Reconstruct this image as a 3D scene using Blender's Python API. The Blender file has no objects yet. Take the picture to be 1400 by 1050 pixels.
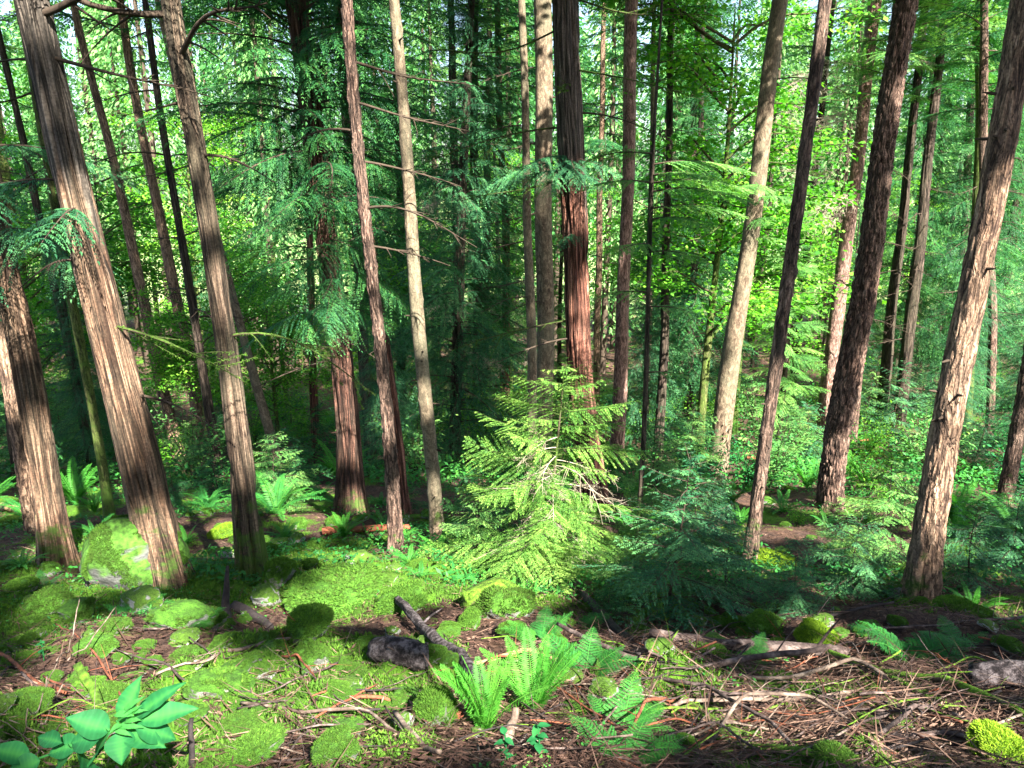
import bpy, math
import numpy as np
from math import radians, sin, cos, tan, pi, atan2, sqrt, exp
from mathutils import Vector, Matrix

SC = bpy.context.scene
COL = SC.collection

# ------------------------------------------------------------------ camera, sky, sun, exposure
PITCH = radians(14.7)
F = 1051.0                     # focal length in the pixels of a 1400 wide frame
EYE = np.array([0.0, 0.0, 1.65])
cam_d = bpy.data.cameras.new('camera')
cam_d.sensor_width = 36.0
cam_d.lens = 36.0 * F / 1400.0
cam_d.clip_start = 0.05
cam_d.clip_end = 3000
cam = bpy.data.objects.new('camera', cam_d)
cam.location = EYE
cam.rotation_euler = (radians(90) - PITCH, 0, 0)
COL.objects.link(cam)
SC.camera = cam

SUN_EL = radians(42)
SUN_AZ = radians(152)          # clockwise from +Y: behind the camera, a little to the right
S = np.array([sin(SUN_AZ) * cos(SUN_EL), cos(SUN_AZ) * cos(SUN_EL), sin(SUN_EL)])
sun_d = bpy.data.lights.new('sun', 'SUN')
sun_d.energy = 4.8
sun_d.angle = radians(0.5)
sun_d.color = (1.0, 0.93, 0.82)
sun = bpy.data.objects.new('sun', sun_d)
sun.rotation_euler = Vector(S).to_track_quat('Z', 'Y').to_euler()
COL.objects.link(sun)

world = bpy.data.worlds.new("World")
SC.world = world
world.use_nodes = True
wn = world.node_tree
wn.nodes.clear()
wo = wn.nodes.new('ShaderNodeOutputWorld')
wb = wn.nodes.new('ShaderNodeBackground')
ws = wn.nodes.new('ShaderNodeTexSky')
ws.sky_type = 'NISHITA'
ws.sun_disc = False
ws.sun_elevation = SUN_EL
ws.sun_rotation = SUN_AZ
ws.dust_density = 2.5
ws.air_density = 1.0
wb.inputs['Strength'].default_value = 0.062
wn.links.new(ws.outputs[0], wb.inputs[0])
wn.links.new(wb.outputs[0], wo.inputs[0])

SC.view_settings.view_transform = 'Standard'
SC.view_settings.look = 'None'
SC.view_settings.gamma = 1.0
SC.view_settings.exposure = 3.0
SC.cycles.max_bounces = 6
SC.cycles.diffuse_bounces = 4
SC.cycles.transmission_bounces = 4
SC.cycles.glossy_bounces = 2
SC.cycles.transparent_max_bounces = 4
SC.cycles.use_denoising = True
SC.cycles.caustics_reflective = False
SC.cycles.caustics_refractive = False
SC.cycles.sample_clamp_indirect = 6.0

RNG = np.random.default_rng(11)

# ------------------------------------------------------------------ numeric noise
def _hash(ix, iy, iz, seed):
    h = (ix.astype(np.int64) * 374761393 + iy.astype(np.int64) * 668265263 + iz.astype(np.int64) * 2147483647 + seed * 1274126177) & 0xFFFFFFFF
    h = ((h ^ (h >> 13)) * 1274126177) & 0xFFFFFFFF
    h = (h ^ (h >> 16)) & 0xFFFFFFFF
    return h.astype(np.float64) / 4294967295.0

def noise(x, y, z=0.0, seed=0):
    """value noise in 0..1"""
    x, y, z = np.broadcast_arrays(np.asarray(x, float), np.asarray(y, float), np.asarray(z, float))
    fx, fy, fz = np.floor(x), np.floor(y), np.floor(z)
    tx, ty, tz = x - fx, y - fy, z - fz
    tx, ty, tz = (t * t * (3 - 2 * t) for t in (tx, ty, tz))
    r = 0
    for a in (0, 1):
        wx = tx if a else 1 - tx
        for b in (0, 1):
            wy = ty if b else 1 - ty
            for c in (0, 1):
                wz = tz if c else 1 - tz
                r = r + wx * wy * wz * _hash(fx + a, fy + b, fz + c, seed)
    return r

def fbm(x, y, z=0.0, seed=0, o=3):
    s, a, t = 0, 1.0, 0
    x, y, z = np.asarray(x, float), np.asarray(y, float), np.asarray(z, float)
    for i in range(o):
        s = s + a * noise(x * 2.03 ** i + 7.1 * i, y * 2.03 ** i + 3.3 * i, z * 2.03 ** i, seed + i)
        t += a
        a *= 0.5
    return s / t

# ------------------------------------------------------------------ terrain and picture-to-place helpers
_PY = np.array([-40, -10, 0, 2.0, 3.0, 4.8, 6.2, 8.5, 12, 18, 27, 40, 60, 90, 140, 220, 900.0])
_PZ = np.array([9, 1.7, -1.42, -1.75, -2.27, -3.00, -3.5, -4.3, -5.45, -7.2, -9.4, -11.8, -14.5, -17, -19, -19.5, -20.0]) + 1.65
_yy = np.linspace(-40, 900, 18801)
_zz = np.interp(_yy, _PY, _PZ)
_k = np.hanning(25); _k /= _k.sum()
_zs = np.convolve(np.pad(_zz, 12, mode='edge'), _k, 'valid')

def ground(x, y):
    x = np.asarray(x, float); y = np.asarray(y, float)
    z = np.interp(y, _yy, _zs)
    far = np.clip(np.abs(y) / 14.0, 0.25, 3.0)
    z = z + (noise(x * 0.35, y * 0.35, 0, 3) - .5) * 0.34 * far + (noise(x * 1.3, y * 1.3, 0, 4) - .5) * 0.22
    z = z + (noise(x * 3.7, y * 3.7, 0, 5) - .5) * 0.10
    near = np.exp(-np.clip(y - 1, 0, None) / 10.0)
    mz = np.clip((moss_at(x, y) - .5) * 6, 0, 1)
    lump = noise(x * 3.6, y * 3.6, 0, 41) * .45 + noise(x * 8.5, y * 8.5, 0, 42) * .35 + noise(x * 17, y * 17, 0, 43) * .2
    z = z + near * mz * (.01 + .40 * np.clip(lump - .42, 0, 1))
    z = z + near * (fbm(x * 9, y * 9, 0, 31, 2) - .5) * .06
    return z

def moss_at(x, y):
    m = noise(x * .9 + 5, y * .9, 0, 21) * .6 + noise(x * 2.6, y * 2.6, 0, 22) * .4
    px = 700 + F * x / np.maximum(np.abs(y) * 1.05 + 0.3, .5)
    bias = np.where(px < 600, -0.03, -0.10) - np.where(px > 720, .10, 0) * np.clip((4.6 - y) * .8, 0, 1) + np.clip(np.minimum(y - 2.4, 9 - y), 0, 1) * np.where(px < 640, .17, .02)
    bias = bias - np.clip((y - 7) / 8, 0, 1) * .08 - np.clip(2.5 - y, 0, 1) * .06
    return m + bias

def ray(px, py):
    d = np.array([(px - 700) / F, cos(PITCH) + (525 - py) / F * sin(PITCH), -sin(PITCH) + (525 - py) / F * cos(PITCH)])
    return d

def at(px, py, Y):
    d = ray(px, py)
    return EYE + d * (Y / d[1])

def hit(px, py):
    d = ray(px, py)
    ts = np.concatenate([np.arange(0.8, 30, 0.02), np.arange(30, 160, 0.1)])
    P = EYE + d * ts[:, None]
    below = P[:, 2] < ground(P[:, 0], P[:, 1])
    i = np.argmax(below) if below.any() else len(ts) - 1
    return P[i]

def depth(p):
    q = np.asarray(p) - EYE
    return q[1] * cos(PITCH) - q[2] * sin(PITCH)

def project(p):
    q = np.asarray(p, float) - EYE
    w = q[1] * cos(PITCH) - q[2] * sin(PITCH)
    u = q[1] * sin(PITCH) + q[2] * cos(PITCH)
    return 700 + F * q[0] / w, 525 - F * u / w, w

# ------------------------------------------------------------------ objects
def link(o):
    COL.objects.link(o)
    return o

def tag(o, label=None, cat=None, group=None, kind=None):
    if label: o['label'] = label
    if cat: o['category'] = cat
    if group: o['group'] = group
    if kind: o['kind'] = kind
    return o

def empty(name, loc, rz=0.0):
    o = bpy.data.objects.new(name, None)
    o.location = loc
    o.rotation_euler = (0, 0, rz)
    o.empty_display_size = 0.2
    return link(o)

def copy_tree(o, parent=None):
    c = link(o.copy())
    c.parent = parent
    for ch in o.children:
        copy_tree(ch, c)
    return c

def raw_mesh(name, V, quads=None, tris=None, qm=None, tm=None, attrs=None, smooth=False, mats=()):
    """fast mesh from arrays; qm/tm: material index per face"""
    me = bpy.data.meshes.new(name)
    V = np.asarray(V, np.float32)
    nq = 0 if quads is None else len(quads)
    nt = 0 if tris is None else len(tris)
    me.vertices.add(len(V))
    me.vertices.foreach_set('co', V.ravel())
    me.loops.add(nq * 4 + nt * 3)
    idx = []
    if nq: idx.append(np.asarray(quads, np.int32).ravel())
    if nt: idx.append(np.asarray(tris, np.int32).ravel())
    me.loops.foreach_set('vertex_index', np.concatenate(idx))
    me.polygons.add(nq + nt)
    st = np.concatenate([np.arange(nq) * 4, nq * 4 + np.arange(nt) * 3]).astype(np.int32)
    me.polygons.foreach_set('loop_start', st)
    mi = np.concatenate([np.zeros(nq, np.int32) if qm is None else np.asarray(qm, np.int32),
                         np.zeros(nt, np.int32) if tm is None else np.asarray(tm, np.int32)])
    me.polygons.foreach_set('material_index', mi)
    sm = np.zeros(nq + nt, bool)
    if smooth is True: sm[:] = True
    elif smooth is not False: sm[:] = smooth
    me.polygons.foreach_set('use_smooth', sm)
    for k, a in (attrs or {}).items():
        a = np.asarray(a, np.float32)
        if a.ndim == 1:
            at_ = me.attributes.new(k, 'FLOAT', 'POINT'); at_.data.foreach_set('value', a)
        else:
            at_ = me.attributes.new(k, 'FLOAT_VECTOR', 'POINT'); at_.data.foreach_set('vector', a.ravel())
    for m in mats: me.materials.append(m)
    me.update(calc_edges=True)
    return me

def mobj(name, me, parent=None, loc=None):
    o = bpy.data.objects.new(name, me)
    if parent is not None: o.parent = parent
    if loc is not None: o.location = loc
    return link(o)

# ------------------------------------------------------------------ leaf and wood soup
class Soup:
    """collects flat leaflets (rhombs: base P, length vector U, width vector W) and tapering tubes"""
    def __init__(s):
        s.P, s.U, s.W, s.T = [], [], [], []
        s.tv, s.tq, s.n, s.tb = [], [], 0, []
    def leaves(s, P, U, W, T):
        s.P.append(P); s.U.append(U); s.W.append(W); s.T.append(np.broadcast_to(np.asarray(T, float), (len(P),)))
    def tube(s, pts, rad, k=5, tint=0.5):
        pts = np.asarray(pts, float)
        n = len(pts)
        rad = np.broadcast_to(np.asarray(rad, float), (n,))
        t = np.gradient(pts, axis=0)
        t /= np.linalg.norm(t, axis=1, keepdims=True) + 1e-9
        ref = np.array([0, 0, 1.0]) if abs(t[:, 2]).mean() < 0.8 else np.array([1.0, 0, 0])
        a = np.cross(t, ref); a /= np.linalg.norm(a, axis=1, keepdims=True) + 1e-9
        b = np.cross(t, a)
        ang = np.arange(k) * 2 * pi / k
        V = pts[:, None] + rad[:, None, None] * (a[:, None] * np.cos(ang)[None, :, None] + b[:, None] * np.sin(ang)[None, :, None])
        i = np.arange(n - 1)[:, None] * k; j = np.arange(k)[None]
        q = np.stack([i + j, i + (j + 1) % k, i + k + (j + 1) % k, i + k + j], -1).reshape(-1, 4) + s.n
        s.tv.append(V.reshape(-1, 3)); s.tq.append(q); s.tb.append(np.full(n * k, tint)); s.n += n * k
    def arrays(s):
        z = np.zeros((0, 3))
        P = np.concatenate(s.P) if s.P else z
        U = np.concatenate(s.U) if s.U else z
        W = np.concatenate(s.W) if s.W else z
        T = np.concatenate(s.T) if s.T else np.zeros(0)
        return P, U, W, T
    def add(s, o, M=np.eye(3), t=(0, 0, 0), tint=0.0, drop=None):
        P, U, W, T = o.arrays()
        t = np.asarray(t, float)
        if len(P):
            s.P.append(P @ M.T + t); s.U.append(U @ M.T); s.W.append(W @ M.T); s.T.append(np.clip(T + tint, 0, 1))
        for v, q in zip(o.tv, [None] * len(o.tv)):
            pass
        if o.n:
            tv = np.concatenate(o.tv); tq = np.concatenate(o.tq)
            s.tv.append(tv @ M.T + t); s.tq.append(tq + s.n); s.tb.append(np.concatenate(o.tb)); s.n += len(tv)
    def mesh(s, name, leaf_mat, wood_mat, keep=None):
        P, U, W, T = s.arrays()
        if keep is not None and len(P):
            k = keep(P + U * .5)
            P, U, W, T = P[k], U[k], W[k], T[k]
        n = len(P)
        V = np.stack([P, P + U * .45 + W * .5, P + U, P + U * .45 - W * .5], 1).reshape(-1, 3)
        q = np.arange(n * 4).reshape(-1, 4)
        tint = np.repeat(T, 4)
        qm = np.zeros(n, int)
        sm = np.zeros(n, bool)
        if s.n:
            tv = np.concatenate(s.tv); tq = np.concatenate(s.tq) + 4 * n
            V = np.concatenate([V, tv]); q = np.concatenate([q, tq])
            qm = np.concatenate([qm, np.ones(len(tq), int)])
            sm = np.concatenate([sm, np.ones(len(tq), bool)])
            tint = np.concatenate([tint, np.concatenate(s.tb)])
        return raw_mesh(name, V, quads=q, qm=qm, attrs={'tint': tint}, smooth=sm, mats=(leaf_mat, wood_mat))

def rotz(a):
    c, s_ = cos(a), sin(a)
    return np.array([[c, -s_, 0], [s_, c, 0], [0, 0, 1.0]])
def roty(a):
    c, s_ = cos(a), sin(a)
    return np.array([[c, 0, s_], [0, 1, 0], [-s_, 0, c]])
def rotx(a):
    c, s_ = cos(a), sin(a)
    return np.array([[1, 0, 0], [0, c, -s_], [0, s_, c]])

# ------------------------------------------------------------------ materials
def new_mat(name):
    m = bpy.data.materials.new(name); m.use_nodes = True
    nt = m.node_tree; nt.nodes.clear()
    return m, nt
def N(nt, t, **kw):
    n = nt.nodes.new(t)
    for k, v in kw.items():
        if k in n.inputs: n.inputs[k].default_value = v
        else: setattr(n, k, v)
    return n
def ramp(nt, fac, stops, interp='LINEAR'):
    r = nt.nodes.new('ShaderNodeValToRGB')
    r.color_ramp.interpolation = interp
    e = r.color_ramp.elements
    while len(e) < len(stops): e.new(0.5)
    for i, (p, c) in enumerate(stops):
        e[i].position = p
        e[i].color = (c[0], c[1], c[2], 1) if hasattr(c, '__len__') else (c, c, c, 1)
    nt.links.new(fac, r.inputs[0])
    return r.outputs[0]
def mix(nt, fac, a, b, mode='MIX'):
    m = nt.nodes.new('ShaderNodeMix'); m.data_type = 'RGBA'; m.blend_type = mode
    for s_, v in ((m.inputs[0], fac), (m.inputs[6], a), (m.inputs[7], b)):
        if hasattr(v, 'links') or isinstance(v, bpy.types.NodeSocket): nt.links.new(v, s_)
        elif hasattr(v, '__len__'): s_.default_value = (*v[:3], 1)
        else: s_.default_value = v
    return m.outputs[2]
def mth(nt, op, a, b=None, clamp=False):
    m = nt.nodes.new('ShaderNodeMath'); m.operation = op; m.use_clamp = clamp
    for s_, v in zip(m.inputs, (a, b)):
        if v is None: continue
        if isinstance(v, bpy.types.NodeSocket): nt.links.new(v, s_)
        else: s_.default_value = v
    return m.outputs[0]

def leaf_mat(name, dark, mid, light, trans=0.4, gloss=0.3, spec=0.2, tcol=None):
    m, nt = new_mat(name)
    a = N(nt, 'ShaderNodeAttribute', attribute_name='tint')
    oi = N(nt, 'ShaderNodeObjectInfo')
    t = mth(nt, 'ADD', a.outputs['Fac'], mth(nt, 'MULTIPLY', mth(nt, 'SUBTRACT', oi.outputs['Random'], 0.5), 0.22), clamp=True)
    c = ramp(nt, t, [(0.0, dark), (0.5, mid), (1.0, light)])
    p = N(nt, 'ShaderNodeBsdfPrincipled', Roughness=0.5)
    p.inputs['Roughness'].default_value = 1 - gloss * 1.2
    p.inputs['Specular IOR Level'].default_value = spec
    nt.links.new(c, p.inputs['Base Color'])
    tr = N(nt, 'ShaderNodeBsdfTranslucent')
    tc = mix(nt, 1.0, c, tcol or (1.25, 1.5, 0.6), 'MULTIPLY')
    nt.links.new(tc, tr.inputs['Color'])
    ms = N(nt, 'ShaderNodeMixShader'); ms.inputs[0].default_value = trans
    nt.links.new(p.outputs[0], ms.inputs[1]); nt.links.new(tr.outputs[0], ms.inputs[2])
    o = N(nt, 'ShaderNodeOutputMaterial'); nt.links.new(ms.outputs[0], o.inputs[0])
    return m

def bark_mat(name, c_dark, c_mid, c_light, blotch, fx=22.0, fz=1.4, bump=0.02, moss=0.25, blot=0.5, stretch2=3.0, dist=0.6, crack_shade=0.75):
    """fx/fz: streaks per metre round and along the trunk; blotch: colour of lichen or old grey bark"""
    m, nt = new_mat(name)
    a = N(nt, 'ShaderNodeAttribute', attribute_name='bk')
    mp = N(nt, 'ShaderNodeMapping'); mp.inputs['Scale'].default_value = (fx, fx, fz)
    nt.links.new(a.outputs['Vector'], mp.inputs['Vector'])
    n1 = N(nt, 'ShaderNodeTexNoise'); n1.inputs['Scale'].default_value = 1.0; n1.inputs['Detail'].default_value = 5; n1.inputs['Roughness'].default_value = .65; n1.inputs['Distortion'].default_value = dist
    nt.links.new(mp.outputs[0], n1.inputs['Vector'])
    c = ramp(nt, n1.outputs['Fac'], [(0.36, tuple(v * .55 for v in c_dark)), (0.47, c_dark), (0.54, c_mid), (0.68, c_light)])
    mp2 = N(nt, 'ShaderNodeMapping'); mp2.inputs['Scale'].default_value = (stretch2, stretch2, stretch2 * .35)
    nt.links.new(a.outputs['Vector'], mp2.inputs['Vector'])
    n2 = N(nt, 'ShaderNodeTexNoise'); n2.inputs['Scale'].default_value = 1.0; n2.inputs['Detail'].default_value = 6; n2.inputs['Roughness'].default_value = .7
    nt.links.new(mp2.outputs[0], n2.inputs['Vector'])
    bf = ramp(nt, n2.outputs['Fac'], [(0.5 - .14 * blot * 1.6, 0.0), (0.5 + .2 * (1.3 - blot), 1.0)])
    bf = mth(nt, 'MULTIPLY', bf, min(1.0, blot * 1.3))
    c = mix(nt, bf, c, blotch)
    ol = N(nt, 'ShaderNodeAttribute', attribute_name='old')
    c = mix(nt, mth(nt, 'MULTIPLY', ol.outputs['Fac'], .8), c, ramp(nt, n1.outputs['Fac'], [(0.38, (0.03, 0.028, 0.025)), (0.52, (0.12, 0.105, 0.09)), (0.7, (0.26, 0.235, 0.205))]))
    mpc = N(nt, 'ShaderNodeMapping'); mpc.inputs['Scale'].default_value = (fx * .8, fx * .8, fz * .8)
    nt.links.new(a.outputs['Vector'], mpc.inputs['Vector'])
    nc = N(nt, 'ShaderNodeTexNoise'); nc.inputs['Scale'].default_value = 1.0; nc.inputs['Detail'].default_value = 2.5; nc.inputs['Distortion'].default_value = dist
    nt.links.new(mpc.outputs[0], nc.inputs['Vector'])
    crk = ramp(nt, mth(nt, 'ABSOLUTE', mth(nt, 'SUBTRACT', nc.outputs['Fac'], 0.5)), [(0.0, 1.0 - crack_shade), (0.045, 1.0)])
    c = mix(nt, 1.0, c, crk, 'MULTIPLY')  # dark crack lines: crevice shade put into the bark colour
    # fine speckle
    n3 = N(nt, 'ShaderNodeTexNoise'); n3.inputs['Scale'].default_value = 60.0; n3.inputs['Detail'].default_value = 3
    nt.links.new(a.outputs['Vector'], n3.inputs['Vector'])
    sp = ramp(nt, n3.outputs['Fac'], [(0.3, .62), (0.7, 1.35)])
    c = mix(nt, 1.0, c, sp, 'MULTIPLY')
    # moss: by height above the ground and noise
    h = N(nt, 'ShaderNodeAttribute', attribute_name='ht')
    n4 = N(nt, 'ShaderNodeTexNoise'); n4.inputs['Scale'].default_value = 4.5; n4.inputs['Detail'].default_value = 6; n4.inputs['Roughness'].default_value = .7
    nt.links.new(a.outputs['Vector'], n4.inputs['Vector'])
    hh = mth(nt, 'SUBTRACT', 1.0, mth(nt, 'MULTIPLY', h.outputs['Fac'], 0.8), clamp=True)
    mm = mth(nt, 'ADD', n4.outputs['Fac'], mth(nt, 'MULTIPLY', hh, 0.24))
    mf = ramp(nt, mm, [(0.80 - moss * .45, 0.0), (0.90 - moss * .45, 1.0)])
    c = mix(nt, mth(nt, 'MULTIPLY', mf, 0.85), c, (0.045, 0.10, 0.012))
    p = N(nt, 'ShaderNodeBsdfPrincipled'); p.inputs['Roughness'].default_value = 0.85; p.inputs['Specular IOR Level'].default_value = 0.25
    nt.links.new(c, p.inputs['Base Color'])
    b = N(nt, 'ShaderNodeBump'); b.inputs['Strength'].default_value = 1.0; b.inputs['Distance'].default_value = bump * 2.2
    hsum = mth(nt, 'ADD', mth(nt, 'ADD', n1.outputs['Fac'], mth(nt, 'MULTIPLY', crk, .25)), mth(nt, 'MULTIPLY', n3.outputs['Fac'], 0.12))
    nt.links.new(hsum, b.inputs['Height']); nt.links.new(b.outputs[0], p.inputs['Normal'])
    o = N(nt, 'ShaderNodeOutputMaterial'); nt.links.new(p.outputs[0], o.inputs[0])
    return m

def object_noise_mat(name, stops, scale=8.0, detail=6, rough=0.9, bump=0.01, moss=None, mossc=(0.06, 0.13, 0.012), bscale=None, spec=0.25, zs=1.0):
    m, nt = new_mat(name)
    tc = N(nt, 'ShaderNodeTexCoord')
    oi = N(nt, 'ShaderNodeObjectInfo')
    off = N(nt, 'ShaderNodeVectorMath', operation='ADD')
    nt.links.new(tc.outputs['Object'], off.inputs[0])
    cv = N(nt, 'ShaderNodeCombineXYZ')
    nt.links.new(mth(nt, 'MULTIPLY', oi.outputs['Random'], 37.0), cv.inputs[0])
    nt.links.new(cv.outputs[0], off.inputs[1])
    n1 = N(nt, 'ShaderNodeTexNoise'); n1.inputs['Scale'].default_value = scale; n1.inputs['Detail'].default_value = detail; n1.inputs['Roughness'].default_value = .68
    nt.links.new(off.outputs[0], n1.inputs['Vector'])
    c = ramp(nt, n1.outputs['Fac'], stops)
    if moss is not None:
        g = N(nt, 'ShaderNodeNewGeometry')
        sx = N(nt, 'ShaderNodeSeparateXYZ'); nt.links.new(g.outputs['Normal'], sx.inputs[0])
        n2 = N(nt, 'ShaderNodeTexNoise'); n2.inputs['Scale'].default_value = scale * .5; n2.inputs['Detail'].default_value = 5
        nt.links.new(off.outputs[0], n2.inputs['Vector'])
        f = mth(nt, 'ADD', mth(nt, 'MULTIPLY', sx.outputs[2], 0.35), n2.outputs['Fac'])
        f = ramp(nt, f, [(1.0 - moss - .05, 0.0), (1.0 - moss + .05, 1.0)])
        n5 = N(nt, 'ShaderNodeTexNoise'); n5.inputs['Scale'].default_value = scale * 7; n5.inputs['Detail'].default_value = 4
        nt.links.new(off.outputs[0], n5.inputs['Vector'])
        mc = ramp(nt, mth(nt, 'ADD', mth(nt, 'MULTIPLY', n1.outputs['Fac'], .5), mth(nt, 'MULTIPLY', n5.outputs['Fac'], .5)), [(0.38, tuple(x * .3 for x in mossc)), (0.5, tuple(x * .8 for x in mossc)), (0.62, tuple(x * 1.5 for x in mossc))])
        c = mix(nt, f, c, mc)
    p = N(nt, 'ShaderNodeBsdfPrincipled'); p.inputs['Roughness'].default_value = rough; p.inputs['Specular IOR Level'].default_value = spec
    nt.links.new(c, p.inputs['Base Color'])
    nb = N(nt, 'ShaderNodeTexNoise'); nb.inputs['Scale'].default_value = bscale or scale * 3; nb.inputs['Detail'].default_value = 6; nb.inputs['Roughness'].default_value = .7
    nt.links.new(off.outputs[0], nb.inputs['Vector'])
    b = N(nt, 'ShaderNodeBump'); b.inputs['Strength'].default_value = 1.0; b.inputs['Distance'].default_value = bump
    nt.links.new(nb.outputs['Fac'], b.inputs['Height']); nt.links.new(b.outputs[0], p.inputs['Normal'])
    o = N(nt, 'ShaderNodeOutputMaterial'); nt.links.new(p.outputs[0], o.inputs[0])
    return m

M = {}
M['cedar'] = bark_mat('cedar_bark', (0.048, 0.027, 0.017), (0.15, 0.086, 0.054), (0.30, 0.205, 0.14), (0.15, 0.125, 0.085), fx=30, fz=1.3, bump=0.02, moss=0.2, blot=0.42)
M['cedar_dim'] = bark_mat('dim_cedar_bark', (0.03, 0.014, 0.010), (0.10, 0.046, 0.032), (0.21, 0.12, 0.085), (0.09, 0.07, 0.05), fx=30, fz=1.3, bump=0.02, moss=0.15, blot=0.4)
M['cedar_red'] = bark_mat('red_cedar_bark', (0.06, 0.022, 0.015), (0.17, 0.068, 0.045), (0.32, 0.17, 0.12), (0.13, 0.095, 0.07), fx=30, fz=1.2, bump=0.02, moss=0.12, blot=0.25)
M['cedar_grey'] = bark_mat('grey_cedar_bark', (0.04, 0.026, 0.018), (0.12, 0.08, 0.055), (0.23, 0.165, 0.12), (0.11, 0.10, 0.065), fx=30, fz=1.3, bump=0.02, moss=0.35, blot=0.5)
M['fir'] = bark_mat('fir_bark', (0.045, 0.026, 0.02), (0.155, 0.095, 0.072), (0.29, 0.20, 0.155), (0.16, 0.125, 0.095), fx=20, fz=4.0, bump=0.022, moss=0.12, blot=0.35, dist=1.2)
M['fir_tan'] = bark_mat('tan_fir_bark', (0.09, 0.055, 0.04), (0.27, 0.17, 0.11), (0.44, 0.31, 0.22), (0.30, 0.21, 0.145), fx=20, fz=4.0, bump=0.02, moss=0.12, blot=0.35, dist=1.2)
M['pink'] = bark_mat('pinkish_fir_bark', (0.09, 0.05, 0.038), (0.22, 0.13, 0.105), (0.34, 0.23, 0.19), (0.22, 0.16, 0.13), fx=24, fz=7.0, bump=0.010, moss=0.1, blot=0.35, crack_shade=.4)
M['pale'] = bark_mat('pale_smooth_bark', (0.09, 0.06, 0.04), (0.165, 0.12, 0.08), (0.25, 0.195, 0.135), (0.14, 0.13, 0.085), fx=16, fz=8.0, bump=0.008, moss=0.2, blot=0.6, crack_shade=.3)
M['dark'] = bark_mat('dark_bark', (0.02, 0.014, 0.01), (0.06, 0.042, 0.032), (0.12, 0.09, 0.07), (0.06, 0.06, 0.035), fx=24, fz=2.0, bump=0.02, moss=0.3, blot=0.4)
M['mossy_bark'] = bark_mat('mossy_bark', (0.03, 0.03, 0.012), (0.08, 0.075, 0.03), (0.16, 0.14, 0.07), (0.08, 0.13, 0.02), fx=20, fz=5.0, bump=0.012, moss=0.55, blot=0.7)

M['leaf_cedar'] = leaf_mat('cedar_foliage', (0.006, 0.042, 0.018), (0.020, 0.11, 0.035), (0.075, 0.23, 0.05), trans=0.32, gloss=0.35)
M['leaf_teal'] = leaf_mat('shade_teal_needles', (0.007, 0.040, 0.018), (0.020, 0.105, 0.042), (0.075, 0.22, 0.07), trans=0.22, gloss=0.3, spec=.25)  # the blue-green cast of shade put into the needle colour
M['leaf_hemlock'] = leaf_mat('hemlock_needles', (0.030, 0.12, 0.035), (0.085, 0.23, 0.055), (0.22, 0.38, 0.09), trans=0.35, gloss=0.35)
M['leaf_pale'] = leaf_mat('sunlit_hemlock_needles', (0.03, 0.11, 0.02), (0.10, 0.23, 0.035), (0.27, 0.42, 0.09), trans=0.35, gloss=0.3)  # hemlock colour lightened to make the sapling look sunlit
M['leaf_far'] = leaf_mat('far_foliage', (0.012, 0.07, 0.022), (0.055, 0.20, 0.05), (0.24, 0.42, 0.15), trans=0.42, gloss=0.3, tcol=(1.15, 1.35, .8))
M['leaf_maple'] = leaf_mat('maple_leaves', (0.020, 0.11, 0.012), (0.085, 0.29, 0.022), (0.28, 0.50, 0.06), trans=0.5, gloss=0.3)
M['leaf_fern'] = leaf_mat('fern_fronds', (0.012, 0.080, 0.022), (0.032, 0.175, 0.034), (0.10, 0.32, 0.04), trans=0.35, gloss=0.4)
M['leaf_fern_lit'] = leaf_mat('sunlit_fern_fronds', (0.025, 0.13, 0.018), (0.06, 0.25, 0.028), (0.14, 0.38, 0.05), trans=0.4, gloss=0.35)  # brighter copy of the fern colour, with sunlight painted in
M['leaf_broad'] = leaf_mat('broad_leaves', (0.008, 0.07, 0.022), (0.016, 0.135, 0.040), (0.05, 0.24, 0.05), trans=0.35, gloss=0.28, spec=.2)
M['leaf_dead'] = leaf_mat('dead_needles', (0.16, 0.10, 0.05), (0.32, 0.25, 0.16), (0.50, 0.44, 0.33), trans=0.2, gloss=0.15, tcol=(1, .9, .7))
M['wood_dark'] = object_noise_mat('dark_twig_wood', [(0.3, (0.022, 0.015, 0.010)), (0.7, (0.075, 0.055, 0.04))], scale=9, bump=0.004)
M['wood_moss'] = object_noise_mat('mossy_limb_wood', [(0.3, (0.03, 0.024, 0.014)), (0.7, (0.09, 0.07, 0.045))], scale=9, bump=0.006, moss=0.46, mossc=(0.045, 0.085, 0.012))
M['wood_grey'] = object_noise_mat('grey_dead_wood', [(0.35, (0.04, 0.028, 0.022)), (0.5, (0.11, 0.08, 0.062)), (0.66, (0.26, 0.21, 0.17))], scale=12, bump=0.004)
M['wood_pale'] = object_noise_mat('bleached_twig_wood', [(0.3, (0.20, 0.16, 0.12)), (0.7, (0.46, 0.40, 0.31))], scale=12, bump=0.003)
M['wood_purple'] = object_noise_mat('weathered_branch_wood', [(0.35, (0.022, 0.015, 0.014)), (0.5, (0.062, 0.044, 0.040)), (0.66, (0.18, 0.14, 0.125))], scale=14, bump=0.005, bscale=60)
M['wood_rough'] = object_noise_mat('cracked_dark_bark', [(0.42, (0.012, 0.009, 0.010)), (0.5, (0.05, 0.04, 0.042)), (0.6, (0.14, 0.12, 0.125))], scale=26, bump=0.03, bscale=34)
M['wood_red'] = object_noise_mat('rotten_red_wood', [(0.3, (0.07, 0.02, 0.012)), (0.7, (0.30, 0.10, 0.05))], scale=14, bump=0.01)
M['wood_tan'] = object_noise_mat('fresh_tan_wood', [(0.3, (0.22, 0.12, 0.06)), (0.7, (0.48, 0.30, 0.18))], scale=14, bump=0.008)
M['wood_black'] = object_noise_mat('charred_black_wood', [(0.3, (0.006, 0.005, 0.005)), (0.7, (0.045, 0.036, 0.036))], scale=14, bump=0.008)
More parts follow.
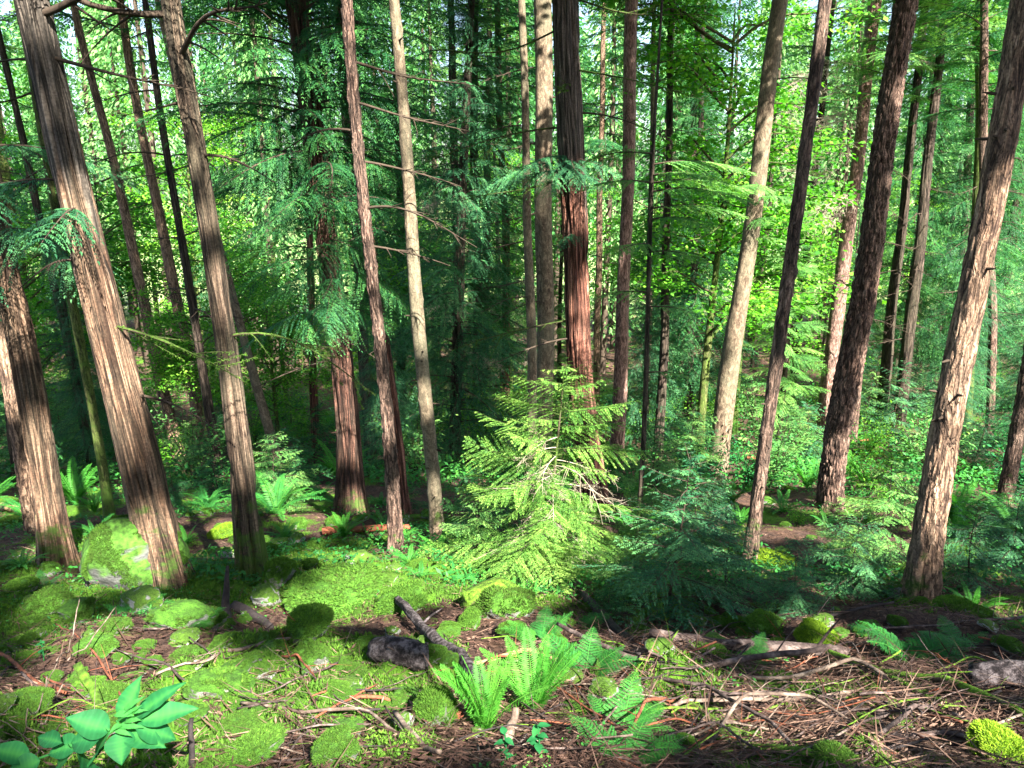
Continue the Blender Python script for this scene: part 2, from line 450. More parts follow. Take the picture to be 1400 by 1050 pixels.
M['log_moss'] = object_noise_mat('moss_grown_log', [(0.3, (0.04, 0.026, 0.018)), (0.7, (0.15, 0.10, 0.07))], scale=9, bump=0.012, moss=0.52, mossc=(0.10, 0.20, 0.015))
M['rock_grey'] = object_noise_mat('grey_stone', [(0.25, (0.10, 0.10, 0.095)), (0.5, (0.25, 0.26, 0.24)), (0.75, (0.46, 0.48, 0.45))], scale=5, bump=0.012, moss=0.34)
M['rock_half'] = object_noise_mat('half_mossed_stone', [(0.25, (0.07, 0.07, 0.06)), (0.5, (0.17, 0.18, 0.16)), (0.75, (0.38, 0.40, 0.37))], scale=5, bump=0.015, moss=0.52, mossc=(0.05, 0.14, 0.012))
M['rock_boulder'] = object_noise_mat('boulder_stone', [(0.3, (0.07, 0.075, 0.07)), (0.5, (0.09, 0.095, 0.09)), (0.65, (0.17, 0.18, 0.175))], scale=4, bump=0.03, bscale=18, moss=0.50, mossc=(0.05, 0.13, 0.015))
M['rock_moss'] = object_noise_mat('moss_covered_stone', [(0.3, (0.06, 0.05, 0.035)), (0.7, (0.15, 0.13, 0.09))], scale=6, bump=0.02, moss=0.72, mossc=(0.07, 0.155, 0.012), bscale=30)
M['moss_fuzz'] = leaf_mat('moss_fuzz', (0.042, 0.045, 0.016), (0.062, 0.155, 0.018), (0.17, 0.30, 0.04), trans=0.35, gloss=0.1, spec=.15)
M['moss_fuzz_lit'] = leaf_mat('yellow_sunlit_moss_fuzz', (0.08, 0.15, 0.01), (0.18, 0.30, 0.02), (0.36, 0.48, 0.05), trans=0.35, gloss=0.1, spec=.15)  # yellower, lighter copy of the moss colour, standing in for sun on it
M['litter'] = leaf_mat('litter', (0.018, 0.010, 0.008), (0.070, 0.038, 0.028), (0.22, 0.145, 0.105), trans=0.1, gloss=0.2, tcol=(1, .8, .6))

def ground_mat():
    m, nt = new_mat('forest_floor')
    tc = N(nt, 'ShaderNodeTexCoord')
    def nz(s, d=6, r=.65):
        n = N(nt, 'ShaderNodeTexNoise'); n.inputs['Scale'].default_value = s; n.inputs['Detail'].default_value = d; n.inputs['Roughness'].default_value = r
        nt.links.new(tc.outputs['Object'], n.inputs['Vector']); return n.outputs['Fac']
    n_f, n_m, n_l = nz(22, 8, .75), nz(3.2, 6), nz(0.8, 4)
    soil = ramp(nt, n_f, [(0.30, (0.010, 0.007, 0.006)), (0.45, (0.036, 0.022, 0.018)), (0.60, (0.085, 0.052, 0.04)), (0.78, (0.20, 0.13, 0.10))])
    needle = ramp(nt, n_f, [(0.32, (0.025, 0.014, 0.010)), (0.55, (0.11, 0.062, 0.042)), (0.8, (0.26, 0.17, 0.12))])
    c = mix(nt, ramp(nt, n_m, [(0.46, 0.0), (0.58, 1.0)]), soil, needle)
    ma = N(nt, 'ShaderNodeAttribute', attribute_name='moss')
    mossc = ramp(nt, n_f, [(0.3, (0.018, 0.055, 0.006)), (0.55, (0.06, 0.145, 0.012)), (0.8, (0.14, 0.24, 0.02))])
    mf = mth(nt, 'ADD', ma.outputs['Fac'], mth(nt, 'MULTIPLY', mth(nt, 'SUBTRACT', n_m, 0.5), 1.2))
    mf = mth(nt, 'ADD', mf, mth(nt, 'MULTIPLY', mth(nt, 'SUBTRACT', n_f, 0.5), 0.8))
    c = mix(nt, ramp(nt, mf, [(0.47, 0.0), (0.56, 1.0)]), c, mossc)
    fa = N(nt, 'ShaderNodeAttribute', attribute_name='far_bright')
    c = mix(nt, fa.outputs['Fac'], c, (0.26, 0.33, 0.13))  # far ground painted paler for bright glimpses between the trunks
    p = N(nt, 'ShaderNodeBsdfPrincipled'); p.inputs['Roughness'].default_value = 0.95; p.inputs['Specular IOR Level'].default_value = 0.15
    nt.links.new(c, p.inputs['Base Color'])
    b = N(nt, 'ShaderNodeBump'); b.inputs['Strength'].default_value = 1.0; b.inputs['Distance'].default_value = 0.03
    nt.links.new(n_f, b.inputs['Height']); nt.links.new(b.outputs[0], p.inputs['Normal'])
    o = N(nt, 'ShaderNodeOutputMaterial'); nt.links.new(p.outputs[0], o.inputs[0])
    return m
M['ground'] = ground_mat()

# ------------------------------------------------------------------ forest floor
def build_ground():
    yr = np.concatenate([-40 + 38.8 * np.linspace(0, 1, 14)[:-1] , np.linspace(-1.2, 1.2, 12)[:-1], np.arange(1.2, 9, 0.028), 9 * 1.012 ** np.arange(0, 388)])
    nc = 441
    u = np.linspace(-1, 1, nc)
    w = 3.2 + 1.02 * np.abs(yr)
    st = np.where(np.abs(u) > .86, 1 + ((np.abs(u) - .86) / .14) ** 2 * 5, 1.0)
    X = w[:, None] * (u * st)[None]
    Y = np.broadcast_to(yr[:, None], X.shape)
    Z = ground(X, Y)
    near = np.exp(-np.clip(Y - 1, 0, None) / 9.0)
    Z = Z + near * (np.abs(fbm(X * 24, Y * 24, 0, 37, 2) - .5)) * .03
    Ms = moss_at(X, Y)
    far_pale = np.clip((Y - 95) / 30, 0, 1)
    nr = len(yr)
    i = np.arange(nr - 1)[:, None] * nc; j = np.arange(nc - 1)[None]
    q = np.stack([i + j, i + j + 1, i + nc + j + 1, i + nc + j], -1).reshape(-1, 4)
    me = raw_mesh('ground', np.stack([X, Y, Z], -1).reshape(-1, 3), quads=q, smooth=True, mats=(M['ground'],),
                  attrs={'moss': Ms.ravel(), 'far_bright': far_pale.ravel()})
    tag(mobj('ground', me), 'brown forest floor sloping down, strewn with needles and moss', 'ground', kind='structure')
build_ground()

# ------------------------------------------------------------------ where the sun comes through: openings cut into the crowns along the sun rays
SUN_T = []
def lit(px, py, r, Y=None, dz=0.0):
    p = hit(px, py) if Y is None else at(px, py, Y)
    SUN_T.append((p + np.array([0, 0, dz]), r))

def cull(Pw, extra=.11):
    k = np.ones(len(Pw), bool)
    for c, r in SUN_T:
        r = r * .55 if extra == 'wood' else r + extra
        d = Pw - c
        t = d @ S
        q = d - t[:, None] * S
        k &= ~((np.einsum('ij,ij->i', q, q) < r * r) & (t > 0.6))
    return k

# ------------------------------------------------------------------ conifer boughs
def bough(L, rs, leaf=0.10, gap=None, droop=0.3, width=0.42, hang=0.25, kind='cedar', rad=0.02, twig=False, wfac=.36, bare=0.12, tip_up=0.0):
    """one bough along +x; returns a Soup"""
    s = Soup()
    g = gap or leaf * 1.1
    n = max(4, int(L / g))
    ss = np.linspace(bare, 1.0, n)
    wob = rs.normal(0, .05 * L, 2)
    def ax(u):
        return np.stack([u * L, wob[0] * np.sin(u * 3) + wob[1] * u * u, -droop * L * u ** 1.7 + tip_up * L * u ** 4 + 0.06 * L * np.sin(u * 3)], -1)
    um = np.linspace(0, 1, 8)
    s.tube(ax(um), rad * (1 - um * .85), 5)
    for u in ss:
        c = ax(np.array([u]))[0]
        for sg in (-1, 1):
            if rs.random() < .08: continue
            l = L * width * (min(1, u / .3) ** .6) * (1 - u) ** .65 * rs.uniform(.7, 1.2) + leaf * 1.0
            ph = sg * radians(rs.uniform(42, 62) - 14 * u)
            d = np.array([cos(ph), sin(ph), 0])
            m = max(2, int(l / (leaf * .42)))
            t = (np.arange(m) + .6) / m
            hh = hang * rs.uniform(.6, 1.4)
            B = c + d * (l * t)[:, None] + np.array([0, 0, -1.0]) * (hh * l * t ** 1.8)[:, None]
            tt = d[None] + np.array([0, 0, -1.0])[None] * (hh * 1.8 * t ** .8)[:, None]
            tt /= np.linalg.norm(tt, axis=1, keepdims=True)
            side = np.cross(tt, np.array([0, 0, 1.0])); side /= np.linalg.norm(side, axis=1, keepdims=True) + 1e-6
            tn = rs.uniform(.25, .75) + (.15 * (u - .5))
            for s2 in (-1, 1):
                a = rs.uniform(.75, 1.0, m)[:, None] if kind == 'cedar' else rs.uniform(.9, 1.15, m)[:, None]
                D = tt * .75 + side * s2 * a * .75 + np.array([0, 0, -1.0]) * rs.uniform(0, .55 if kind == 'cedar' else .22, m)[:, None]
                D /= np.linalg.norm(D, axis=1, keepdims=True)
                ln = leaf * rs.uniform(.7, 1.25, m) * (1.05 - .5 * t)
                nrm = np.cross(D, side * s2 + rs.normal(0, .3, (m, 3))); 
                Wd = np.cross(nrm, D); Wd /= np.linalg.norm(Wd, axis=1, keepdims=True) + 1e-6
                s.leaves(B, D * ln[:, None], Wd * (ln * wfac)[:, None], np.clip(tn + rs.normal(0, .12, m), 0, 1))
            s.leaves(B[-1:], tt[-1:] * leaf, side[-1:] * leaf * wfac, np.array([min(1, tn + .15)]))
            if twig:
                tu = np.linspace(0, 1, 5)
                Bt = c + d * (l * tu)[:, None] + np.array([0, 0, -1.0]) * (hh * l * tu ** 1.8)[:, None]
                s.tube(Bt, rad * .28 * (1 - tu * .7), 3)
    return s

def dead_bough(L, rs, rad=0.012, droop=0.25, n=10, fuzz=0):
    """a bare limb with side twigs, along +x"""
    s = Soup()
    w1, w2 = rs.normal(0, .10 * L, 2)
    def ax(u):
        return np.stack([u * L, w1 * np.sin(u * 2.6), -droop * L * u ** 1.6 + w2 * .5 * np.sin(u * 4)], -1)
    um = np.linspace(0, 1, 10)
    s.tube(ax(um), rad * (1 - um * .8), 5)
    for i in range(n):
        u = rs.uniform(.15, .95); c = ax(np.array([u]))[0]
        l = L * rs.uniform(.15, .42) * (1 - u * .6)
        d = np.array([rs.uniform(.3, 1), rs.choice([-1, 1]) * rs.uniform(.3, 1), rs.normal(-.15, .35)]); d /= np.linalg.norm(d)
        tu = np.linspace(0, 1, 5)[:, None]
        pts = c + d * l * tu + np.array([0, 0, -1.0]) * l * rs.uniform(-.2, .4) * tu ** 2
        s.tube(pts, rad * .4 * (1 - tu[:, 0] * .75), 4)
        for k in range(fuzz):
            v = rs.uniform(.2, 1); c2 = pts[0] + (pts[-1] - pts[0]) * v
            d2 = d + rs.normal(0, .6, 3); d2 /= np.linalg.norm(d2)
            s.tube(np.stack([c2, c2 + d2 * l * .22, c2 + d2 * l * .42 + [0, 0, -.05 * l]]), rad * .18, 3)
    return s

_rs = np.random.default_rng(5)
B_CEDAR = [bough(1.0, _rs, leaf=.048, gap=.055, droop=.34, width=.5, hang=.95, rad=.010, wfac=.22) for _ in range(5)]
B_FINE = [bough(1.0, _rs, leaf=.034, gap=.040, droop=.36, width=.48, hang=.9, rad=.010, wfac=.20) for _ in range(4)]
B_HEM = [bough(1.0, _rs, leaf=.042, gap=.05, droop=.16, width=.5, hang=.3, kind='hem', rad=.009) for _ in range(5)]
B_COARSE = [bough(1.0, _rs, leaf=.11, gap=.11, droop=.22, width=.6, hang=.35, rad=.012, wfac=.62) for _ in range(4)]

def crown_soup(base_h, top_h, Lmax, temps, rs, nb, tilt=0.1, shape='cone', axis=None, gap_p=0.0, lmin=.25, origin=None):
    """crown in trunk space; axis(h) gives the trunk centre at height h"""
    s = Soup()
    for i in range(nb):
        f = (i + rs.random()) / nb
        if rs.random() < gap_p: continue
        h = base_h + (top_h - base_h) * f ** 0.92
        if shape == 'cone': L = Lmax * ((1 - f) ** .75) * (.75 + .25 * min(1, f / .12))
        elif shape == 'column': L = Lmax * (1 - f ** 3) * (.6 + .4 * min(1, f / .2))
        else: L = Lmax * (1 - .5 * f)
        L = max(lmin, L * rs.uniform(.6, 1.2))
        a = i * 2.39996 + rs.normal(0, .4)
        t = temps[rs.integers(len(temps))]
        Mx = rotz(a) @ roty(-tilt + rs.normal(0, .14) - .5 * f * .6) @ rotx(rs.normal(0, .3)) * L
        c = axis(h) if axis else np.array([0, 0, h])
        if origin is not None:
            tv = t.tv[0][::5] @ Mx.T + c + origin
            if not cull(tv, 'wood').all(): continue
        s.add(t, Mx, c, tint=rs.normal(0, .13))
    return s

# ------------------------------------------------------------------ trunks
def trunk_mesh(name, zs, cx, cy, r, mat, segs=48, style='fir', seed=0, amp=1.0, flute=0.0, knots=0, grey=99):
    """zs rows; cx, cy, r per row (arrays), local to the tree"""
    th = np.arange(segs) * 2 * pi / segs
    Z = np.broadcast_to(zs[:, None], (len(zs), segs))
    T = np.broadcast_to(th[None], Z.shape)
    R0 = float(np.median(r[: max(2, len(r) // 2)]))
    bx, by = np.cos(T) * R0, np.sin(T) * R0
    if style == 'cedar':
        tw = T + .10 * np.sin(Z * .5 + seed)
        bx2, by2 = np.cos(tw) * R0, np.sin(tw) * R0
        n1 = 1 - np.abs(2 * noise(bx2 * 20, by2 * 20, Z * 0.7, seed) - 1)
        n2 = 1 - np.abs(2 * noise(bx2 * 48, by2 * 48, Z * 1.6, seed + 1) - 1)
        c1 = np.clip(1 - np.abs(2 * noise(bx2 * 15, by2 * 15, Z * .6, seed + 2) - 1) * 5, 0, 1); c2 = np.clip(1 - np.abs(2 * noise(bx2 * 30, by2 * 30, Z * 1.1, seed + 3) - 1) * 4, 0, 1)
        d = (n1 * .006 + n2 * .005 - c1 * .022 - c2 * .012) * amp
    elif style == 'fir':
        wx = (noise(bx * 6, by * 6, Z * 5, seed + 5) - .5) * .08
        n1 = np.abs(2 * noise((bx + wx) * 26, (by + wx) * 26, Z * 5.5, seed) - 1)
        n2 = np.abs(2 * noise((bx + wx) * 50, (by + wx) * 50, Z * 13, seed + 1) - 1)
        d = (np.clip(n1 * 1.8, 0, 1) * .014 + np.clip(n2 * 1.5, 0, 1) * .006 - .012) * amp
    else:
        d = (fbm(bx * 9, by * 9, Z * 5, seed, 3) - .5) * .012 * amp
    lf = (noise(np.cos(T) * 1.3 + seed, np.sin(T) * 1.3, Z * .35, seed + 9) - .5) * .16
    fl = flute * (np.cos(T * 5 + seed + .6 * np.sin(Z * .5)) * .5 + np.cos(T * 8 + seed * 2) * .35) * (.25 + np.exp(-np.clip(Z, 0, None) / .7))
    fl = fl + (.10 + .14 * np.cos(T * 4 + seed * 1.7) + .08 * np.cos(T * 7 + seed)) * 1.5 * np.exp(-np.clip(Z + .1, 0, None) / .2)
    Rr = r[:, None] * (1 + lf + fl) + d * np.minimum(1, r[:, None] / .12)
    rs = np.random.default_rng(seed + 77)
    for i in range(knots):
        kz, kt = rs.uniform(.3, zs[-1] * .45 if zs[-1] > 12 else zs[-1]), rs.uniform(0, 2 * pi)
        dt = (np.angle(np.exp(1j * (T - kt)))) * R0
        dd = np.sqrt(dt ** 2 + (Z - kz) ** 2 * .8)
        Rr = Rr + .020 * np.exp(-(dd / .035) ** 2) - .020 * np.exp(-(dd / .014) ** 2)
    X = cx[:, None] + np.cos(T) * Rr
    Y = cy[:, None] + np.sin(T) * Rr
    n = len(zs)
    i = np.arange(n - 1)[:, None] * segs; j = np.arange(segs)[None]
    q = np.stack([i + j, i + (j + 1) % segs, i + segs + (j + 1) % segs, i + segs + j], -1).reshape(-1, 4)
    bk = np.stack([bx + seed * 3.1, by, Z], -1).reshape(-1, 3)
    return raw_mesh(name, np.stack([X, Y, Z], -1).reshape(-1, 3), quads=q, smooth=True, mats=(mat,), attrs={'bk': bk, 'ht': np.clip(Z, 0, 9).ravel(),
                    'old': np.clip((Z - grey + (noise(np.cos(T) * 2, np.sin(T) * 2, Z * .8, seed + 4) - .5) * 2.2) / .5, 0, 1).ravel()})

LAND = []      # landmarks used for labels: (phrase, px, py, depth)
AUTO = []      # (object, noun phrase, point)

def tree(name, way, H, mat, label, cat='tree', style='fir', segs=64, seed=1, amp=1.0, flute=0.0, knots=0, Y=None, flare=.12,
         group=None, crown=None, limbs=(), stubs=0, land=None, lean_on=1.0, rows=None, grey_py=None):
    """way: picture points (px, py, width) from the base up. Returns (root, axis function)."""
    bp = hit(way[0][0], way[0][1]) if Y is None else None
    if Y is None: Y = bp[1]
    base = at(way[0][0], way[0][1], Y)
    base[2] = float(ground(base[0], base[1]))
    root = empty(name, base)
    W = [at(a, b, Y) for a, b, _ in way]
    grey = 99 if grey_py is None else at(way[0][0], grey_py, Y)[2] - base[2]
    zz = np.array([p[2] for p in W]) - base[2]; zz[0] = 0
    xx = np.array([p[0] for p in W]) - base[0]
    rr = np.array([w * (.81 if style == 'cedar' else .90) * .5 * depth(p) / F for (a, b, w), p in zip(way, W)])
    zt = zz[-1]
    sl = (xx[-1] - xx[0]) / max(zt, .5) * lean_on
    H = max(H, zt + 3)
    zz = np.append(zz, [zt + (H - zt) * .5, H]); xx = np.append(xx, [xx[-1] + sl * .8 * (H - zt) * .5, xx[-1] + sl * .8 * (H - zt) * .75])
    rr = np.append(rr, [rr[-1] * .62, .03])
    rw = rows or (.022 if segs > 80 else .045 if segs > 40 else .12)
    zv = min(zt + .4, 14)
    zs = np.concatenate([[-.5], np.arange(-.2, zv, rw), np.linspace(zv, H, 24)])
    # smooth path through the waypoints
    def sm(v, z):
        a = np.interp(z, zz, v)
        for d_ in (.3, .6, .9, 1.2):
            a = a + np.interp(z - d_, zz, v) + np.interp(z + d_, zz, v)
        return a / 9
    cx = sm(xx, zs) + .02 * np.sin(zs * 1.1 + seed); cy = .03 * np.sin(zs * .7 + seed * 2)
    cx = cx - np.interp(0, zs, cx)
    r = np.interp(zs, zz, rr) * (1 + flare * np.exp(-np.clip(zs, 0, None) / .3))
    mobj('trunk', trunk_mesh('trunk', zs, cx, cy, r, mat, segs, style, seed, amp * 1.5, flute, knots, grey), root)
    ax = lambda h: np.array([np.interp(h, zs, cx), np.interp(h, zs, cy), h])
    rad = lambda h: float(np.interp(h, zs, r))
    tag(root, label, cat, group)
    root['_H'] = 0; del root['_H']
    if land: LAND.append((land, way[0][0], way[0][1] - 40, Y))
    if crown:
        s = crown_soup(axis=ax, origin=base if crown.get('cull', True) else None, **crown['soup'])
        kp = (lambda P: cull(P + base)) if crown.get('cull', True) else None
        mobj('crown', s.mesh('crown', crown.get('leaf', M['leaf_cedar']), M['wood_dark'], kp), root)
    rs = np.random.default_rng(seed + 500)
    for (h, az, L, kind) in limbs:
        if h > 35: h = at(way[0][0], h, Y)[2] - base[2]
        c = ax(h)
        if kind == 'dead': s = dead_bough(L, rs, rad=.010 + .006 * L, n=int(7 + L * 4)); mt = (M['leaf_dead'], M['wood_dark'])
        elif kind == 'pale': s = dead_bough(L, rs, rad=.010 + .003 * L, n=60, fuzz=7, droop=.35); mt = (M['leaf_dead'], M['wood_pale'])
        elif kind == 'moss':
            s = dead_bough(L, rs, rad=.007 + .005 * L, n=9, droop=.25); mt = (M['moss_fuzz'], M['wood_moss'])
            tvv = np.concatenate(s.tv); m = min(3000, int(900 * L)); ii = rs.integers(0, len(tvv), m)
            D0 = rs.normal(0, .8, (m, 3)) + [0, 0, -.5]; D0 /= np.linalg.norm(D0, axis=1, keepdims=True); W0 = np.cross(D0, rs.normal(0, 1, (m, 3))); W0 /= np.linalg.norm(W0, axis=1, keepdims=True)
            j2 = (ii + 5) % len(tvv); fr = rs.random((m, 1)); near_ = np.linalg.norm(tvv[j2] - tvv[ii], axis=1) < .4
            P0 = np.where(near_[:, None], tvv[ii] * fr + tvv[j2] * (1 - fr), tvv[ii]); l0 = rs.uniform(.008, .026, (m, 1))
            s.leaves(P0, D0 * l0, W0 * l0 * .3, np.clip(rs.normal(.4, .2, m), 0, 1))
        elif kind == 'arch': s = dead_bough(L, rs, rad=.016 + .008 * L, n=12, droop=-.35); mt = (M['leaf_dead'], M['wood_dark'])
        elif kind == 'cedar': s = bough(L, rs, leaf=.040, gap=.045, droop=.30, hang=.6, width=.45, rad=.012, wfac=.3); mt = (M['leaf_teal'], M['wood_dark'])
        elif kind == 'hem': s = bough(L, rs, leaf=.038, gap=.045, droop=.10, hang=.25, width=.55, kind='hem', rad=.012); mt = (M['leaf_hemlock'], M['wood_dark'])
        P = Soup(); P.add(s, rotz(az) @ rotx(rs.normal(0, .15)), c)
        kp = (lambda P_: np.ones(len(P_), bool))
        mobj('limb', P.mesh('limb', mt[0], mt[1], kp), root)
    for i in range(stubs):
        h = rs.uniform(.5, min(zt, 9)); a = rs.uniform(pi * .9, 2.1 * pi)
        c = ax(h); d = np.array([cos(a), sin(a), rs.uniform(-.2, .4)]); d /= np.linalg.norm(d); R = rad(h)
        s = Soup(); l = rs.uniform(.03, .10)
        s.tube(np.stack([c + d * R * .8, c + d * (R + l * .5), c + d * (R + l)]), [.014, .010, .004], 6)
        mobj('branch_stub', s.mesh('branch_stub', M['wood_dark'], M['wood_dark']), root)
    return root, ax, base

# sun spots read off the photograph: (px, py, radius in m, depth or None for the floor)
T1Y = float(hit(228, 790)[1]); T4Y = float(hit(345, 780)[1]); T14Y = float(hit(1260, 812)[1])
T13Y = float(hit(1138, 692)[1]); T10Y = float(hit(982, 662)[1]); T7Y = float(hit(800, 692)[1])
for a in [(125, 345, .22, T1Y), (135, 430, .25, T1Y), (150, 500, .17, T1Y), (335, 570, .16, T4Y), (342, 620, .12, T4Y), (20, 440, .25, 9.0), (60, 640, .3, 9.0), (20, 560, .3, 10.0),
          (1318, 400, .24, T14Y), (1306, 450, .28, T14Y), (1296, 510, .28, T14Y), (1285, 570, .2, T14Y), (1335, 340, .2, T14Y), (1268, 740, .18, T14Y), (1330, 300, .10, T14Y),
          (1165, 590, .2, T13Y), (1150, 640, .2, T13Y), (1195, 400, .16, T13Y), (1222, 150, .2, T13Y), (1150, 680, .2, T13Y),
          (1003, 530, .45, T10Y), (1015, 440, .4, T10Y), (985, 600, .3, T10Y), (1055, 200, .4, T10Y),
          (785, 440, .32, T7Y), (790, 540, .35, T7Y), (770, 330, .3, T7Y), (690, 250, .4, T7Y - 1), (920, 265, .5, 9.5), (990, 290, .5, 9.5), (1030, 290, .6, T10Y - 1), (805, 640, .35, T7Y), (780, 150, .25, T7Y),
          (1040, 640, .25, 11), (1030, 720, .3, 9.5), (1132, 480, .5, 22), (1150, 300, .5, 22), (1140, 560, .5, 24),
          (505, 300, .22, 8.2), (515, 420, .16, 8.2), (575, 330, .2, 8.9), (550, 120, .25, 8.9), (585, 520, .16, 8.9),
          (478, 640, .3, 12.5), (710, 620, .62, 6.4), (740, 540, .6, 6.4), (750, 700, .7, 6.3), (660, 700, .5, 6.4), (820, 600, .4, 6.4), (620, 700, .35, 6.4), (700, 780, .5, 6.2), (830, 690, .4, 6.6),
          (780, 250, .35, T7Y - 1.4), (740, 240, .25, T7Y - 1.4), (960, 270, .5, 11), (1010, 300, .4, 11), (1140, 200, 1.3, 24), (1130, 330, 1.2, 24), (1150, 60, 1.3, 24), (1080, 700, .4, 10), (1180, 740, .35, 9), (900, 690, .35, 9), (930, 760, .25, 7.5), (1010, 780, .2, 7.5), (1220, 680, .5, 13),
          (350, 470, .5, 14), (345, 560, .4, 14), (200, 480, .3, 15), (265, 470, .3, 16), (405, 640, .7, 14), (400, 560, .6, 16)]:
    lit(*a)
for a in [(600, 800, .33), (560, 780, .22), (660, 790, .25), (745, 855, .18), (470, 765, .22), (430, 985, .22), (470, 1000, .14), (670, 960, .28), (750, 930, .3), (720, 900, .25), (650, 1000, .2),
          (300, 940, .12), (230, 845, .22), (310, 725, .3), (470, 815, .2), (385, 845, .16), (60, 800, .18), (1055, 855, .12), (1130, 870, .14),
          (1265, 870, .11), (1200, 920, .08), (1380, 1025, .07), (960, 985, .10), (900, 880, .10), (1060, 760, .3), (1150, 740, .35), (1200, 700, .45), (1050, 690, .5), (1070, 600, 1.0),
          (1110, 620, .8), (1020, 600, .9), (640, 850, .1), (600, 870, .1), (540, 850, .12), (425, 905, .09), (560, 960, .07), (180, 880, .1), (1290, 660, .5), (1330, 770, .14), (920, 700, .3),
          (390, 700, .4), (430, 715, .35), (600, 730, .2), (30, 700, .3), (75, 750, .25), (1180, 790, .16), (1360, 890, .1), (60, 840, .12)]:
    lit(*a)
for a in [(1040, 900, .16), (1150, 965, .16), (975, 950, .14), (1250, 1010, .13), (1320, 935, .15), (1190, 905, .15), (860, 910, .15), (1080, 1020, .12)]:  # extra crown openings added to brighten the right foreground
    lit(*a)
_rg = np.random.default_rng(314)  # random openings added to scatter more sun flecks over the floor
for _ in range(70):
    _y = _rg.uniform(625, 1040); _x = _rg.uniform(0, 1400)
    if _y > 840 and _x > 740: continue
    lit(_x, _y, _rg.uniform(.05, .13) * (1 + (1040 - _y) / 140))

def canopy(rs_seed, b, t, L=3.2, nb=64, leaf='leaf_cedar', temps=None, cull_=True, shape='cone', gap=0.0):
    return dict(soup=dict(base_h=b, top_h=t, Lmax=L, temps=temps or B_COARSE, rs=np.random.default_rng(rs_seed), nb=int(nb * 1.5), shape=shape, gap_p=gap), leaf=M[leaf], cull=cull_)

D = radians
# ------------------------------------------------------------------ the big named trees
tree('cedar_tree', [(228, 792, 68), (214, 700, 63), (187, 600, 60), (139, 400, 56), (94, 230, 50), (34, -10, 50)], 27, M['cedar'],
     'thick red-barked cedar leaning left just behind the big mossy boulder', style='cedar', segs=170, seed=2, flute=.06, flare=.1, grey_py=250, land='the thick leaning cedar',
     crown=canopy(1, 8.5, 27), limbs=[(2.15, D(-22), 1.3, 'moss'), (3.2, D(-160), 1.0, 'cedar'), (4.3, D(-35), 1.7, 'arch'), (4.7, D(190), 1.2, 'dead'), (4.05, D(10), 1.1, 'dead'), (2.6, D(200), .5, 'dead'), (1.6, D(-15), .8, 'dead'), (5.2, D(-20), 2.0, 'cedar'), (3.0, D(-70), .8, 'cedar')])
tree('cedar_tree', [(80, 768, 46), (72, 660, 42), (27, 430, 39), (-22, 220, 38), (-80, -20, 36)], 25, M['cedar'],
     'red-brown trunk rising at the left edge behind the boulder, thicker one of two', style='cedar', segs=110, seed=3, flute=.03, land='the thicker left edge trunk',
     crown=canopy(2, 8, 25), limbs=[(3.2, D(-30), 1.6, 'cedar'), (3.6, D(-60), 1.5, 'cedar'), (3.9, D(10), 1.2, 'cedar'), (2.7, D(-100), 1.0, 'cedar')])
tree('fir_tree', [(44, 730, 22), (31, 600, 21), (8, 500, 19), (-60, 220, 17)], 21, M['fir_tan'],
     'slimmer pale brown trunk at the far left edge, second of two', style='fir', segs=72, seed=4, crown=canopy(3, 9, 21, 2.5, 44))
tree('cedar_tree', [(346, 782, 44), (338, 700, 40), (325, 600, 36), (310, 500, 32), (295, 400, 31), (258, 200, 31), (228, -10, 29)], 22, M['cedar_grey'],
     'slender grey-brown cedar with a pale sunlit patch low on its right side', style='cedar', segs=96, seed=5, flute=.04, land='the slender grey cedar',
     crown=canopy(4, 8, 22, 2.8, 54), limbs=[(4.5, D(-165), 1.5, 'arch'), (4.2, D(-30), 1.0, 'arch'), (3.5, D(-20), .7, 'dead'), (5.1, D(-10), 1.0, 'dead'), (3.9, D(170), .4, 'dead'), (2.1, D(-15), 1.3, 'moss')])
tree('fir_tree', [(542, 756, 22), (530, 640, 21), (508, 400, 19), (488, 200, 18), (470, -10, 18)], 23, M['fir'],
     'slim furrowed reddish trunk left of the spotted tan trunk', style='fir', segs=96, seed=6, land='the slim furrowed trunk', knots=8,
     crown=canopy(5, 9, 23, 2.6, 48), limbs=[(4.6, D(-5), 1.1, 'dead'), (5.2, D(5), 1.2, 'dead'), (4.1, D(-15), 1.3, 'dead'), (3.7, D(0), .9, 'dead'), (4.9, D(185), .9, 'dead'), (5.6, D(-8), 1.3, 'dead')])
tree('cedar_tree', [(552, 702, 18), (541, 600, 17), (522, 420, 14), (508, 330, 11), (470, 60, 9)], 18, M['cedar_red'],
     'thin red-brown trunk tucked close behind the slim furrowed trunk', style='cedar', segs=60, seed=7, crown=canopy(6, 10, 18, 2.0, 36))
tree('fir_tree', [(599, 742, 21), (591, 600, 20), (571, 400, 20), (554, 200, 18), (537, -10, 16)], 22, M['pale'],
     'smooth tan trunk dotted with dark knots, left of the sunlit sapling', style='smooth', segs=80, seed=8, knots=26, land='the spotted tan trunk',
     crown=canopy(7, 9, 22, 2.6, 46), stubs=10)
